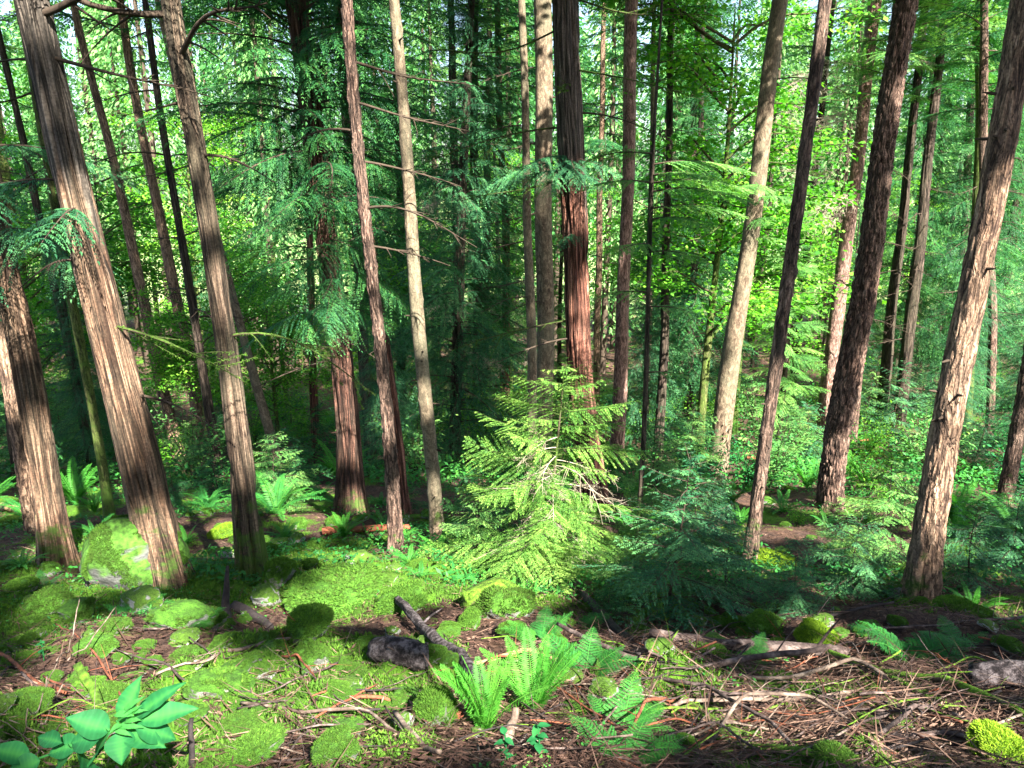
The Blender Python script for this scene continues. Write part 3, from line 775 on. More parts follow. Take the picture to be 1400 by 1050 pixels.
tree('cedar_tree', [(812, 700, 50), (793, 560, 42), (784, 400, 39), (776, 200, 41), (770, -10, 39)], 30, M['cedar_red'],
     'big shaggy red-barked cedar standing behind the sunlit sapling', style='cedar', segs=150, seed=9, flute=.05, amp=1.5, grey_py=255, land='the big red central cedar',
     crown=canopy(8, 12, 30, 3.6, 70), limbs=[(225, D(-160), 1.5, 'cedar'), (215, D(-135), 1.4, 'cedar'), (232, D(-110), 1.2, 'cedar'), (222, D(-85), 1.1, 'cedar'), (240, D(-60), 1.0, 'cedar'), (218, D(-35), .8, 'cedar'), (235, D(170), 1.3, 'cedar'), (320, D(-120), .6, 'cedar'), (5.5, D(200), 1.8, 'moss'), (7.6, D(185), 2.0, 'moss'), (8.0, D(-10), 2.2, 'moss'), (7.0, D(-25), 1.8, 'moss'), (6.4, D(-15), 1.5, 'dead'), (3.3, D(188), 2.0, 'moss'), (3.0, D(190), 1.4, 'dead'), (6.2, D(190), 2.2, 'moss'), (8.8, D(190), 2.0, 'moss'), (8.6, D(-5), 1.6, 'dead'), (6.8, D(-92), .9, 'moss')])
tree('fir_tree', [(744, 600, 27), (745, 400, 26), (742, 200, 27), (741, -10, 27)], 28, M['pale'], 'greyish pale trunk directly left of the big red cedar', style='smooth', segs=72, seed=10, Y=17.5, knots=10,
     crown=canopy(9, 15, 28, 3, 50), limbs=[(h, a, 1.4, 'dead') for h, a in ((6.6, D(-165)), (5.9, D(-10)), (5.2, D(185)), (7.4, D(-20)), (8.1, D(200)), (4.6, D(-150)), (9.0, D(-30)), (9.6, D(180)))])
tree('fir_tree', [(727, 590, 15), (724, 400, 14), (717, 200, 12), (711, -10, 11)], 22, M['pale'], 'thin pale trunk, left one of the close pair beside the red cedar', style='smooth', segs=40, seed=11, Y=16.5,
     crown=canopy(10, 14, 22, 1.8, 30), limbs=[(h, a, 1.1, 'dead') for h, a in ((5.6, D(175)), (6.8, D(-160)), (7.9, D(190)), (4.4, D(-170)))])
tree('fir_tree', [(841, 642, 22), (853, 400, 19), (859, 200, 19), (864, -10, 19)], 27, M['pink'],
     'straight pinkish-brown trunk with small knots, right of the red cedar', style='smooth', segs=72, seed=12, knots=24, amp=1.2, land='the straight pinkish trunk',
     crown=canopy(11, 14, 27, 3, 50), stubs=8)
tree('alder_tree', [(978, 664, 36), (986, 600, 29), (999, 500, 28), (1016, 400, 25), (1043, 200, 24), (1070, -10, 23)], 26, M['pale'],
     'pale lichen-grey trunk with a bright sunlit patch, right of centre', style='smooth', segs=96, seed=13, land='the pale lichen-grey trunk', knots=8,
     crown=canopy(12, 14, 26, 3.2, 52), limbs=[(7.7, D(-10), 1.8, 'moss'), (8.6, D(-20), 1.6, 'moss'), (9.4, D(0), 2.0, 'moss'), (255, D(-110), 1.5, 'hem'), (270, D(-60), 1.3, 'hem'), (300, D(-90), .9, 'hem'), (325, D(-30), .8, 'hem')])
tree('hemlock_tree', [(872, 735, 8), (880, 500, 7), (893, 260, 6), (900, 60, 4)], 13, M['dark'], 'very slender dark hemlock with airy sprays crossing the lichen-grey trunk', style='smooth', segs=24, seed=31, limbs=[(p_, D(a_), l_, 'hem') for p_, a_, l_ in ((225, -20, 1.1), (240, -50, 1.0), (250, 10, 1.2), (262, -35, 1.2), (285, 0, 1.1), (300, -60, 1.0), (335, -130, .8), (345, -40, .7), (210, -150, .9), (420, -20, .6), (400, 180, .6), (250, 190, .8), (510, -10, .5))])
tree('fir_tree', [(1026, 762, 20), (1046, 620, 19), (1082, 400, 20), (1108, 200, 19), (1132, -10, 21)], 22, M['fir'],
     'slim brown trunk leaning right, between the pale trunk and the dark furrowed one', style='fir', segs=80, seed=14, knots=10, amp=.7, land='the slim brown right trunk',
     crown=canopy(13, 9.5, 22, 2.4, 44), stubs=6)
tree('fir_tree', [(1122, 606, 20), (1149, 400, 21), (1176, 200, 18), (1198, -10, 19)], 30, M['pink'],
     'pinkish sunlit trunk standing behind the dark furrowed trunk', style='smooth', segs=64, seed=15, knots=14, amp=1.6,
     crown=canopy(14, 19, 30, 3.2, 44), limbs=[(h, D(a), L, 'pale') for h, a, L in ((8.6, 200, 2.6), (10.0, 190, 3.0), (11.5, 195, 3.2), (12.6, 185, 3.0), (13.4, 200, 3.0), (9.3, -150, 2.4), (10.8, -160, 2.8), (13.9, -10, 2.0), (12.0, 210, 3.0))])
tree('fir_tree', [(1134, 694, 36), (1143, 600, 36), (1180, 400, 35), (1206, 200, 32), (1241, -10, 32)], 27, M['fir'],
     'dark deeply furrowed trunk with a narrow sunlit right edge', style='fir', segs=130, seed=16, amp=1.5, land='the dark furrowed trunk',
     crown=canopy(15, 12, 27, 3.2, 56), stubs=5)
tree('fir_tree', [(1258, 816, 46), (1267, 700, 44), (1287, 550, 43), (1306, 450, 42), (1323, 350, 41), (1355, 200, 41), (1394, -10, 40)], 24, M['fir_tan'],
     'stout leaning brown trunk near the right edge with a bright sun patch', style='fir', segs=130, seed=17, amp=.5, knots=16, land='the stout right edge trunk',
     crown=canopy(16, 9, 24, 3.0, 56), stubs=12)
tree('fir_tree', [(1370, 690, 22), (1392, 560, 20), (1420, 420, 19), (1470, 100, 17)], 22, M['fir'],
     'slender brown trunk cut off by the right edge', style='fir', segs=48, seed=18, crown=canopy(17, 12, 22, 2.4, 36))
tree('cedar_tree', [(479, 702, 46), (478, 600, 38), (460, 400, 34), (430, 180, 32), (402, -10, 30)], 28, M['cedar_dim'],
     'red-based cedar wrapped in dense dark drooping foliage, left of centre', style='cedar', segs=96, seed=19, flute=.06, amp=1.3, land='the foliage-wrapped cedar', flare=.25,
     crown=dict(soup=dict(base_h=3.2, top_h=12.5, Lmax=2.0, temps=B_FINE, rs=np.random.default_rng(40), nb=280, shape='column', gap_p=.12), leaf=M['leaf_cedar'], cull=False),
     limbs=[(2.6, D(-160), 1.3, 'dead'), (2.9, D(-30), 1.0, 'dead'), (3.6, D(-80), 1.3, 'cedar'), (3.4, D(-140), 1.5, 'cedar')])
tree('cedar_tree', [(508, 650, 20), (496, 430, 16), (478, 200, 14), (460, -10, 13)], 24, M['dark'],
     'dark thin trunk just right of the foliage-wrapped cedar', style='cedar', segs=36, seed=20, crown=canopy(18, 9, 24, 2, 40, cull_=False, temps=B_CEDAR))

# thinner trunks further back
BACK = [
 ([(250, 648, 20), (214, 520, 17), (192, 400, 15), (150, 220, 13), (110, 60, 11)], None, 'fir_tan', 'thin brown trunk with a bright sun patch, behind the thick leaning cedar'),
 ([(278, 625, 20), (262, 520, 18), (236, 390, 16), (205, 240, 14), (168, 40, 12)], None, 'fir_tan', 'thin sun-flecked trunk between the thick leaning cedar and the slender grey cedar'),
 ([(150, 712, 16), (122, 560, 13), (98, 400, 14), (70, 250, 10), (40, 100, 9)], None, 'mossy_bark', 'crooked mossy green trunk between the two big left cedars'),
 ([(384, 655, 18), (362, 580, 15), (338, 480, 13), (314, 400, 13), (280, 280, 10), (230, 80, 8)], None, 'pale', 'pale curved trunk just right of the slender grey cedar'),
 ([(300, 640, 17), (282, 520, 15), (258, 400, 13), (228, 200, 11)], 17, 'dark', 'dark straight trunk seen behind the pair of sun-flecked trunks'),
 ([(884, 560, 10), (886, 470, 9), (890, 260, 8), (892, 120, 7)], 24, 'pale', 'very thin whitish trunk right of the straight pinkish trunk'),
 ([(902, 590, 17), (908, 430, 13), (912, 250, 11), (916, 60, 10)], 22, 'dark', 'dark slim trunk between the whitish trunk and the lichen-grey one'),
 ([(1212, 500, 18), (1226, 360, 16), (1244, 200, 13), (1262, 30, 11)], 30, 'dark', 'dark trunk right of the dark furrowed one, left of a matching pair'),
 ([(1240, 498, 20), (1256, 340, 17), (1276, 160, 14), (1290, 20, 12)], 29, 'dark', 'dark trunk nearest the stout right edge trunk on its left'),
 ([(1366, 520, 12), (1358, 430, 12), (1348, 330, 13), (1342, 100, 12)], 24, 'fir', 'thin brownish trunk seen right of the stout right edge trunk'),
 ([(1330, 540, 15), (1336, 300, 14), (1340, 0, 12)], 26, 'mossy_bark', 'green-tinged trunk emerging from behind the stout right edge trunk'),
 ([(940, 555, 13), (946, 380, 12), (950, 120, 10)], 32, 'fir', 'brown background trunk left of the lichen-grey trunk'),
 ([(660, 545, 14), (664, 380, 13), (668, 120, 10)], 33, 'dark', 'dark background trunk midway between spotted trunk and red cedar'),
 ([(690, 540, 14), (692, 350, 12), (680, 100, 10)], 27, 'cedar_red', 'reddish background trunk left of the pale close pair'),
 ([(630, 560, 17), (626, 380, 15), (618, 120, 12)], 25, 'dark', 'dark background trunk right of the spotted tan trunk'),
 ([(430, 605, 14), (428, 450, 12), (420, 200, 10)], 24, 'cedar_red', 'thin reddish trunk left of the foliage-wrapped cedar'),
 ([(1170, 560, 14), (1192, 330, 13), (1222, 60, 12)], 26, 'fir', 'brown trunk half hidden behind the dark furrowed trunk'),
 ([(1302, 545, 13), (1318, 330, 12), (1330, 90, 11)], 36, 'dark', 'dark distant trunk behind the stout right edge trunk'),
 ([(20, 640, 15), (8, 480, 14), (-14, 300, 12)], 16, 'dark', 'dark slim trunk behind the left edge pair'),
 ([(120, 600, 14), (84, 440, 12), (40, 250, 11)], 20, 'dark', 'dark trunk deep in shade behind the thick leaning cedar'),
 ([(1080, 545, 12), (1096, 400, 11), (1120, 180, 10)], 34, 'dark', 'dark distant trunk behind the slim brown right trunk'),
 ([(815, 560, 11), (817, 450, 10), (822, 200, 9)], 31, 'fir_tan', 'thin tan trunk squeezed between the red cedar and the pinkish trunk'),
 ([(50, 560, 17), (30, 380, 16), (-4, 160, 14)], 26, 'mossy_bark', 'mossy yellowish trunk at upper left behind the thick leaning cedar'),
]
_k = 0
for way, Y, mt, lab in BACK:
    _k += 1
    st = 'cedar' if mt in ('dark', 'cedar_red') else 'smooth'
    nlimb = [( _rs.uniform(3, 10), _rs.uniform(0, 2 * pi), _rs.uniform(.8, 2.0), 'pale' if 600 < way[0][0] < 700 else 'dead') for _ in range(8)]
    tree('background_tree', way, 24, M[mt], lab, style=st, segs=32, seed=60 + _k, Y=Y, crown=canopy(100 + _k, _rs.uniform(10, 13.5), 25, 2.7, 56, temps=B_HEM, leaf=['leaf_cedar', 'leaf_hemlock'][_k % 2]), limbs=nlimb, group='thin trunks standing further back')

# ------------------------------------------------------------------ full-crowned conifers, maples and unseen shade trees added behind the viewer
def simple_trunk(H, r, mat, seed, segs=20):
    zs = np.concatenate([[-.6], np.arange(0, H, .35), [H]])
    r_ = r * (1 - np.clip(zs, 0, None) / H) ** .8 + .01
    return trunk_mesh('trunk', zs, .05 * np.sin(zs * .5 + seed), .05 * np.sin(zs * .4 + seed * 2), r_ * (1 + .2 * np.exp(-np.clip(zs, 0, None))), mat, segs, 'cedar', seed)

def conifer_proto(seed, H, r, temps, leaf, Lmax, nb, start, mat='dark', shape='cone', gap=.05):
    root = empty('conifer_tree', (0, 0, -500))
    mobj('trunk', simple_trunk(H, r, M[mat], seed), root)
    s = crown_soup(start, H, Lmax, temps, np.random.default_rng(seed), nb, shape=shape, gap_p=gap, tilt=.05)
    mobj('crown', s.mesh('crown', M[leaf], M['wood_dark']), root)
    return root

def maple_proto(seed, H=14, nl=26):
    rs = np.random.default_rng(seed)
    root = empty('maple_tree', (0, 0, -500))
    s = Soup()
    fork = rs.uniform(.15, .3) * H
    mobj('trunk', simple_trunk(H * .75, .13, M['mossy_bark'], seed), root)
    for i in range(nl):
        h = fork + (H * .7 - fork) * rs.random()
        a = rs.uniform(0, 2 * pi); L = rs.uniform(1.8, 4.2)
        u = np.linspace(0, 1, 9)
        d = np.array([cos(a), sin(a), 0]); k = rs.normal(0, .5)
        pd = np.array([-sin(a), cos(a), 0])
        pts = np.array([0, 0, h]) + d * (L * u)[:, None] + pd * (k * np.sin(u * 2.5))[:, None] + np.array([0, 0, 1.0]) * (L * (.75 * u - .55 * u * u) + .1 * np.sin(u * 9 + a))[:, None]
        s.tube(pts, .045 * (1 - u * .8), 5)
        for j in range(7):
            v = rs.uniform(.3, 1.0)
            c = pts[int(v * 8)] + rs.normal(0, .25, 3)
            s.tube(np.stack([pts[int(v * 8)], (pts[int(v * 8)] + c) / 2 + [0, 0, .05], c]), .01, 3)
            n = 42
            q = rs.normal(0, 1, (n, 3)) * [.42, .42, .13]
            P = c + q + [0, 0, -.0]
            th = rs.uniform(0, 2 * pi, n)
            U = np.stack([np.cos(th), np.sin(th), rs.normal(-.35, .35, n)], -1)
            Wd = np.cross(U, np.array([0, 0, 1.0]) + rs.normal(0, .35, (n, 3))); Wd /= np.linalg.norm(Wd, axis=1, keepdims=True)
            ln = rs.uniform(.09, .17, n)[:, None]
            s.leaves(P, U * ln, Wd * ln * .85, np.clip(rs.normal(.5, .16) + rs.normal(0, .12, n), 0, 1))
    mobj('crown', s.mesh('crown', M['leaf_maple'], M['wood_moss']), root)
    return root

P_CON = [conifer_proto(200, 24, .20, B_CEDAR, 'leaf_cedar', 3.0, 300, 1.2, gap=.1),
         conifer_proto(201, 21, .18, B_CEDAR, 'leaf_teal', 2.6, 280, .8),
         conifer_proto(202, 22, .18, B_HEM, 'leaf_hemlock', 2.9, 210, 2.0, gap=.15),
         conifer_proto(203, 26, .22, B_CEDAR, 'leaf_cedar', 3.4, 290, 3.0, gap=.12)]
P_MAP = [maple_proto(210), maple_proto(211, 17, 34), maple_proto(212, 12, 22)]
_used = set()
def put(proto, p, rz, s, name=None):
    o = copy_tree(proto)
    o.location = p; o.rotation_euler = (_rs.normal(0, .02), _rs.normal(0, .02), rz); o.scale = (s, s, s)
    if name: o.name = name
    return o
def place_tree(k, px, Y, s, adj, fam='con'):
    x = (px - 700) / F * (Y * cos(PITCH) + 8 * sin(PITCH) + Y * 0.08)
    z = float(ground(x, Y)) - .1
    pr = (P_CON if fam == 'con' else P_MAP)[k]
    o = put(pr, (x, Y, z), _rs.uniform(0, 6.28), s)
    noun = ('%s conifer' if fam == 'con' else '%s maple') % adj
    tag(o, None, 'tree', 'full-crowned conifers in the middle distance' if fam == 'con' else 'bright leafy maples further back')
    AUTO.append((o, noun, np.array([x, Y, z + 4.0])))
    return o
for k, px, Y, s, adj in [(1, 625, 20, .9, 'dense dark'), (0, 655, 26, .95, 'dense dark green'), (3, 560, 31, .9, 'dark'), (0, 925, 27, .8, 'shaded dark'), (1, 905, 33, .9, 'blue-green'), 
                         (2, 1040, 24, .5, 'light green'), (3, 1200, 34, .95, 'tall dark'), (3, 1270, 33, .9, 'tall dark'), (1, 1370, 27, .75, 'dense blue-green'), (0, 1310, 37, .9, 'dark'), (1, 1400, 36, 1.0, 'blue-green'), (1, 1240, 44, .95, 'distant blue-green'),
                         (3, 20, 26, .95, 'dark'), (0, 150, 30, .8, 'shaded'), (1, 330, 33, .55, 'small'), 
                         (2, 690, 38, .8, 'airy light'), (2, 760, 30, .6, 'slim light'), (2, 1150, 46, .9, 'distant light'), (2, 520, 46, .9, 'distant light'), (1, 870, 23, .48, 'short dark'),
                         (1, 1335, 19, .42, 'low shaded'), (1, 1255, 22, .4, 'added low dim'), (1, 1395, 17, .4, 'added low blue-green'), (1, 1130, 33, .5, 'low dark'), (1, 200, 23, .42, 'low shaded'), (1, 90, 19, .38, 'low dark'), (1, 35, 16, .36, 'added small dark'), (1, 170, 18, .36, 'added dim blue-green'), (1, 545, 17, .34, 'small blue-green')]:  # low conifers at far left and right are added to deepen the shade
    place_tree(k, px, Y, s, adj)
for k, px, Y, s, adj in [(1, 940, 22, 1.0, 'mossy-limbed bright'), (0, 985, 30, 1.1, 'bright'), (1, 60, 31, 1.1, 'bright'), (0, 190, 26, .95, 'sunlit'), (1, 300, 42, 1.2, 'bright'), (2, 350, 24, .75, 'low sunlit'), (2, 405, 21, .55, 'small sunlit'), (0, 320, 19, .5, 'small bright'), (2, 520, 30, 1.0, 'bright'), (1, 700, 44, 1.1, 'pale sunlit'),
                         (0, 870, 46, 1.2, 'distant bright'), (2, 1060, 34, 1., 'bright'), (1, 1180, 52, 1.1, 'distant'), (0, 10, 46, 1.2, 'distant bright'), (0, 410, 36, .9, 'yellow-green'), (2, 590, 50, 1.2, 'distant bright'), (2, 110, 22, .8, 'low bright')]:
    place_tree(k, px, Y, s, adj, 'map')

# unseen trees added uphill round the viewer so their crowns shade the foreground
_beh = [(9.5, -6), (-3.5, -9), (3.2, -10), (7, -15), (-2, -16), (13, -13), (15, -4), (5, -22), (12, -22), (5.5, -4.5)]
_side = ['left', 'right']
for i, (x, y) in enumerate(_beh):
    rj = np.random.default_rng(70 + i)
    best = None
    for j in range(60):
        xx, yy = x + rj.uniform(-1.6, 1.6), y + rj.uniform(-1.6, 1.6)
        hz = np.linspace(0, 22, 45)
        Pt = np.stack([np.full(45, xx), np.full(45, yy), float(ground(xx, yy)) + hz], -1)
        m = min(float((np.linalg.norm((Pt - c_) - ((Pt - c_) @ S)[:, None] * S, axis=1) - r_).min()) for c_, r_ in SUN_T)
        if best is None or m > best[0]: best = (m, xx, yy)
    x, y = best[1:]
    z = float(ground(x, y))
    o = empty('shade_tree', (x, y, z))
    mobj('trunk', simple_trunk(24, .24, M['fir'], 300 + i, 24), o)
    s = crown_soup(4.5 if y < -1 else 6, 24, 4.2, B_COARSE, np.random.default_rng(300 + i), 150, shape='column', origin=np.array([x, y, z]))
    b = np.array([x, y, z])
    mobj('crown', s.mesh('crown', M['leaf_cedar'], M['wood_dark'], lambda P: cull(P + b)), o)
    tag(o, 'unseen conifer added outside the picture so its crown shades the foreground', 'tree', 'conifers added uphill behind the viewer for shade')

# ------------------------------------------------------------------ the far wood, one mass
def far_wood():
    rs = np.random.default_rng(77)
    s = Soup()
    cnt = 0
    for Y in np.arange(54, 108, 5.5):
        for px in np.arange(-160, 1600, 105):
            pxx = px + rs.uniform(-50, 50)
            if rs.random() < .22: continue
            x = (pxx - 700) / F * Y * 1.1; y = Y + rs.uniform(-3, 3)
            z = float(ground(x, y)); H = rs.uniform(27, 44)
            s.tube(np.array([[x, y, z - 1], [x + .2, y, z + H * .5], [x, y, z + H]]), [.28, .2, .04], 5, .4)
            n = 3800; f = rs.random(n) ** .85; st = rs.uniform(.05, .3)
            hh = z + H * (st + (1 - st) * f)
            R = rs.uniform(2.4, 3.8) * (1 - f) ** .45
            cl = rs.integers(0, 46, n); ca = rs.uniform(0, 2 * pi, 46)
            a = ca[cl] + rs.normal(0, .22, n); r = R * rs.random(n) ** .5
            P = np.stack([x + np.cos(a) * r, y + np.sin(a) * r, hh - .28 * r], -1)
            U = np.stack([np.cos(a), np.sin(a), rs.normal(-.7, .4, n)], -1)
            W = np.cross(U, rs.normal(0, .5, (n, 3)) + [0, 0, .6]); W /= np.linalg.norm(W, axis=1, keepdims=True)
            ln = rs.uniform(.2, .45, n)[:, None]
            s.leaves(P, U * ln, W * ln * .55, np.clip(rs.uniform(.25, .85) + rs.normal(0, .14, n), 0, 1))
    me = s.mesh('far_wood', M['leaf_far'], M['wood_dark'])
    tag(mobj('far_woods', me), 'far wood of mixed green trees filling the back', 'woods', kind='stuff')
far_wood()

# ------------------------------------------------------------------ saplings
def sapling(seed, H, Lmax, nb, leaf, wood, name='conifer_sapling', leafsize=.034, dead=0, base=.08, droop=.28, wtw=True, wild=.2):
    rs = np.random.default_rng(seed)
    root = empty(name, (0, 0, -500))
    u = np.linspace(0, 1, 14)
    c = np.stack([.04 * H * np.sin(u * 3 + seed), .03 * H * np.sin(u * 2.2 + seed), u * H], -1)
    c -= c[0]
    st = Soup(); st.tube(np.vstack([c[:1] - [0, 0, .15], c]), np.append(.022 * H * .6, .02 * H * .6 * (1 - u * .88)), 8)
    mobj('stem', st.mesh('stem', M[wood], M[wood]), root)
    s = Soup()
    for i in range(nb):
        f = (i + .5) / nb
        h = base * H + (1 - base) * H * f
        L = Lmax * (1 - f) ** .6 * rs.uniform(.85 - wild, .95 + wild * 1.3) + .04 * H
        b = bough(L, rs, leaf=leafsize, gap=leafsize * 1.5, droop=droop * (1 - f) - .3 * f, width=.42, hang=.16, kind='hem', rad=.005, twig=wtw, wfac=.34, tip_up=.10)
        cc = np.array([np.interp(h, c[:, 2], c[:, 0]), np.interp(h, c[:, 2], c[:, 1]), h])
        s.add(b, rotz(i * 2.4 + rs.normal(0, .3 + wild)) @ roty(rs.normal(0, wild * .7)) @ rotx(rs.normal(0, .15 + wild * .6)), cc, tint=rs.normal(0, .1))
    mobj('foliage', s.mesh('foliage', M[leaf], M[wood]), root)
    for i in range(dead):
        h = rs.uniform(.15, .7) * H
        b = dead_bough(rs.uniform(.25, .7) * Lmax, rs, rad=.0045, n=16, fuzz=4, droop=.3)
        q = Soup(); q.add(b, rotz(rs.uniform(0, 6.28)), np.array([np.interp(h, c[:, 2], c[:, 0]), np.interp(h, c[:, 2], c[:, 1]), h]))
        mobj('dead_branch', q.mesh('dead_branch', M['leaf_dead'], M['wood_pale']), root)
    return root

def stand(o, p, rz=None, s=1.0, name=None, sink=.03):
    p = np.asarray(p, float)
    o.location = (p[0], p[1], float(ground(p[0], p[1])) - sink)
    o.rotation_euler = (0, 0, _rs.uniform(0, 6.28) if rz is None else rz)
    o.scale = (s, s, s)
    return o

main = sapling(400, 2.25, 1.2, 74, 'leaf_pale', 'wood_moss', leafsize=.030, dead=34, base=.10, wild=.26)
pm = hit(752, 798); stand(main, pm, 0.4)
tag(main, 'bright sunlit hemlock sapling with bleached dead twigs at the centre', 'sapling'); LAND.append(('the sunlit hemlock sapling', 745, 690, pm[1]))
SAP = [sapling(401, 1.5, .75, 40, 'leaf_teal', 'wood_dark', leafsize=.042), sapling(402, 1.2, .8, 34, 'leaf_teal', 'wood_dark', leafsize=.042, dead=2),
       sapling(403, 1.6, .9, 44, 'leaf_hemlock', 'wood_dark', leafsize=.045), sapling(404, 1.3, .7, 34, 'leaf_cedar', 'wood_dark', leafsize=.045)]
for (k, px, py, hp, adj) in [(0, 912, 838, 240, 'tall dark blue-green'), (1, 990, 815, 120, 'dark spreading'), (0, 1085, 842, 115, 'dark blue-green'), (1, 1165, 815, 120, 'shaded blue-green'), (2, 1205, 765, 150, 'bright green'), (2, 652, 785, 125, 'sunlit yellow-green'), (2, 868, 770, 95, 'sunlit green'), (2, 700, 806, 70, 'low sunlit'),
                             (1, 1325, 800, 120, 'shaded'), (0, 1215, 600, 110, 'added dim blue-green'), (1, 1260, 560, 70, 'dim'), (3, 655, 742, 130, 'dark green'), (2, 378, 695, 110, 'sunlit yellow-green'), (3, 300, 680, 90, 'shaded green'), (2, 940, 665, 110, 'sunlit'),
                             (2, 1090, 640, 90, 'sunlit'), (3, 560, 700, 60, 'low dark'), (2, 895, 720, 130, 'light green'), (1, 1190, 560, 90, 'blue-green'), (0, 1330, 640, 90, 'dim'), (3, 240, 690, 60, 'low'), (2, 1150, 775, 90, 'small bright'), (0, 940, 770, 150, 'dark'), (2, 960, 560, 90, 'sunlit pale'), (2, 1010, 560, 60, 'pale'),
                             (3, 830, 850, 70, 'small dark green'), (0, 1385, 770, 120, 'dark'), (3, 430, 640, 90, 'small'), (2, 400, 600, 80, 'pale sunlit'), (2, 845, 812, 80, 'sunlit grassy green')]:
    p = hit(px, py)
    Hs = {0: 1.5, 1: 1.2, 2: 1.6, 3: 1.3}[k]
    s = hp / F * depth(p) / Hs
    o = stand(copy_tree(SAP[k]), p, s=s)
    tag(o, None, 'sapling', 'young conifers growing between the trunks')
    AUTO.append((o, adj + ' conifer sapling', p + [0, 0, .3]))
for i in range(34):
    Y = _rs.uniform(14, 44); px = _rs.uniform(-30, 1430)
    x = (px - 700) / F * Y * 1.1; k = [1, 2, 3, 2][i % 4]
    p = np.array([x, Y, 0]); o = stand(copy_tree(SAP[k]), p, s=_rs.uniform(.7, 1.7))
    tag(o, None, 'sapling', 'young conifers growing between the trunks')
    AUTO.append((o, ['bushy', 'small', 'low', 'spreading'][i % 4] + ' background sapling', np.array([x, Y, float(ground(x, Y)) + .5])))
for o in SAP:
    for ch in list(o.children): bpy.data.objects.remove(ch)
    bpy.data.objects.remove(o)

# ------------------------------------------------------------------ ferns
def frond(s, L, rs, az, rise, arch, npin=26, pl=.17, bip=False, wf=.3, start=.12, tri=False, tint=.5, rad=.003, twist=0):
    """one arching frond rooted at the origin"""
    u = np.linspace(0, 1, 14)
    e = rise - arch * u
    seg = np.stack([np.cos(e), np.zeros_like(e), np.sin(e)], -1) * (L / 13)
    pts = np.vstack([[0, 0, 0], np.cumsum(seg[:-1], 0)])
    R = rotz(az)
    s.tube(pts @ R.T, rad * (1 - u * .7), 4, tint + .25)
    v = np.linspace(start, .99, npin)
    C = np.stack([np.interp(v, u, pts[:, k]) for k in range(3)], -1)
    ev = rise - arch * v
    tx = np.stack([np.cos(ev), np.zeros_like(ev), np.sin(ev)], -1)
    up = np.stack([-np.sin(ev), np.zeros_like(ev), np.cos(ev)], -1)
    side = np.array([0, 1.0, 0])
    vv = (v - start) / (1 - start)
    prof = (1 - vv) ** .8 if tri else np.sin(np.clip(vv * .86 + .14, 0, 1) * pi) ** .55 * (1 - .25 * vv)
    for sg in (-1, 1):
        l = L * pl * prof * rs.uniform(.85, 1.1, npin) + .006
        Dv = side * sg * .92 + tx * .38 + up * rs.normal(-.05 if not twist else twist, .1, npin)[:, None]
        Dv /= np.linalg.norm(Dv, axis=1, keepdims=True)
        Wd = np.cross(up, Dv); Wd /= np.linalg.norm(Wd, axis=1, keepdims=True)
        if not bip:
            w = L * (1 - start) / npin * .95
            s.leaves(C @ R.T, (Dv * l[:, None]) @ R.T, (Wd * w) @ R.T, np.clip(tint + rs.normal(0, .07, npin), 0, 1))
        else:
            for k in range(npin):
                m = max(3, int(l[k] / (L * .018)))
                t = (np.arange(m) + .4) / m
                B = C[k] + Dv[k] * (l[k] * t)[:, None] - up[k] * (.12 * l[k] * t ** 2)[:, None]
                for s2 in (-1, 1):
                    D2 = Wd[k] * s2 * .9 + Dv[k] * .45
                    ll = l[k] * .26 * (1 - t * .75) + .003
                    s.leaves(B @ R.T, (D2 * ll[:, None]) @ R.T, (np.broadcast_to(Dv[k], (m, 3)) * (l[k] / m * .8)) @ R.T, np.clip(tint + rs.normal(0, .08, m), 0, 1))

def fern(seed, nf, L, rise=(50, 80), arch=(50, 95), bip=False, leaf='leaf_fern', name='sword_fern', azs=None, pl=.13, tri=False, tint=.5, npin=30, indiv=False):
    rs = np.random.default_rng(seed)
    root = empty(name, (0, 0, -500))
    S_ = Soup()
    for i in range(nf):
        az = (i * 2.4 + rs.normal(0, .25)) if azs is None else azs[i]
        s = Soup() if indiv else S_
        frond(s, L * rs.uniform(.7, 1.1), rs, az, radians(rs.uniform(*rise)), radians(rs.uniform(*arch)), npin=npin, pl=pl, bip=bip, tri=tri, tint=tint + rs.normal(0, .1), rad=.004 * L / .6)
        if indiv: mobj('frond', s.mesh('frond', M[leaf], M[leaf]), root)
    if not indiv: mobj('fronds', S_.mesh('fronds', M[leaf], M[leaf]), root)
    return root

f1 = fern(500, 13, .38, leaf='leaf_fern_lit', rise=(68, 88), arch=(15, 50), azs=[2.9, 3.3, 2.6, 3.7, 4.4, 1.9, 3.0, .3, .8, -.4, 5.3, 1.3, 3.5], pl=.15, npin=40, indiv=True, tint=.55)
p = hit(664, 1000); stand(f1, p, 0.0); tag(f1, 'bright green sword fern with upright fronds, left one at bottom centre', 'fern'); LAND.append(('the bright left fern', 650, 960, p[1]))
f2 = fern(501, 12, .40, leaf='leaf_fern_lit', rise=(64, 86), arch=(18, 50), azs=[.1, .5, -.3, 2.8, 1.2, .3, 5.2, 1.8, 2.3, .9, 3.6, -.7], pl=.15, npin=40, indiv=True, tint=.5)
p = hit(730, 975); stand(f2, p, 0.0); tag(f2, 'bright green sword fern with upright fronds, right one at bottom centre', 'fern'); LAND.append(('the bright right fern', 760, 930, p[1]))
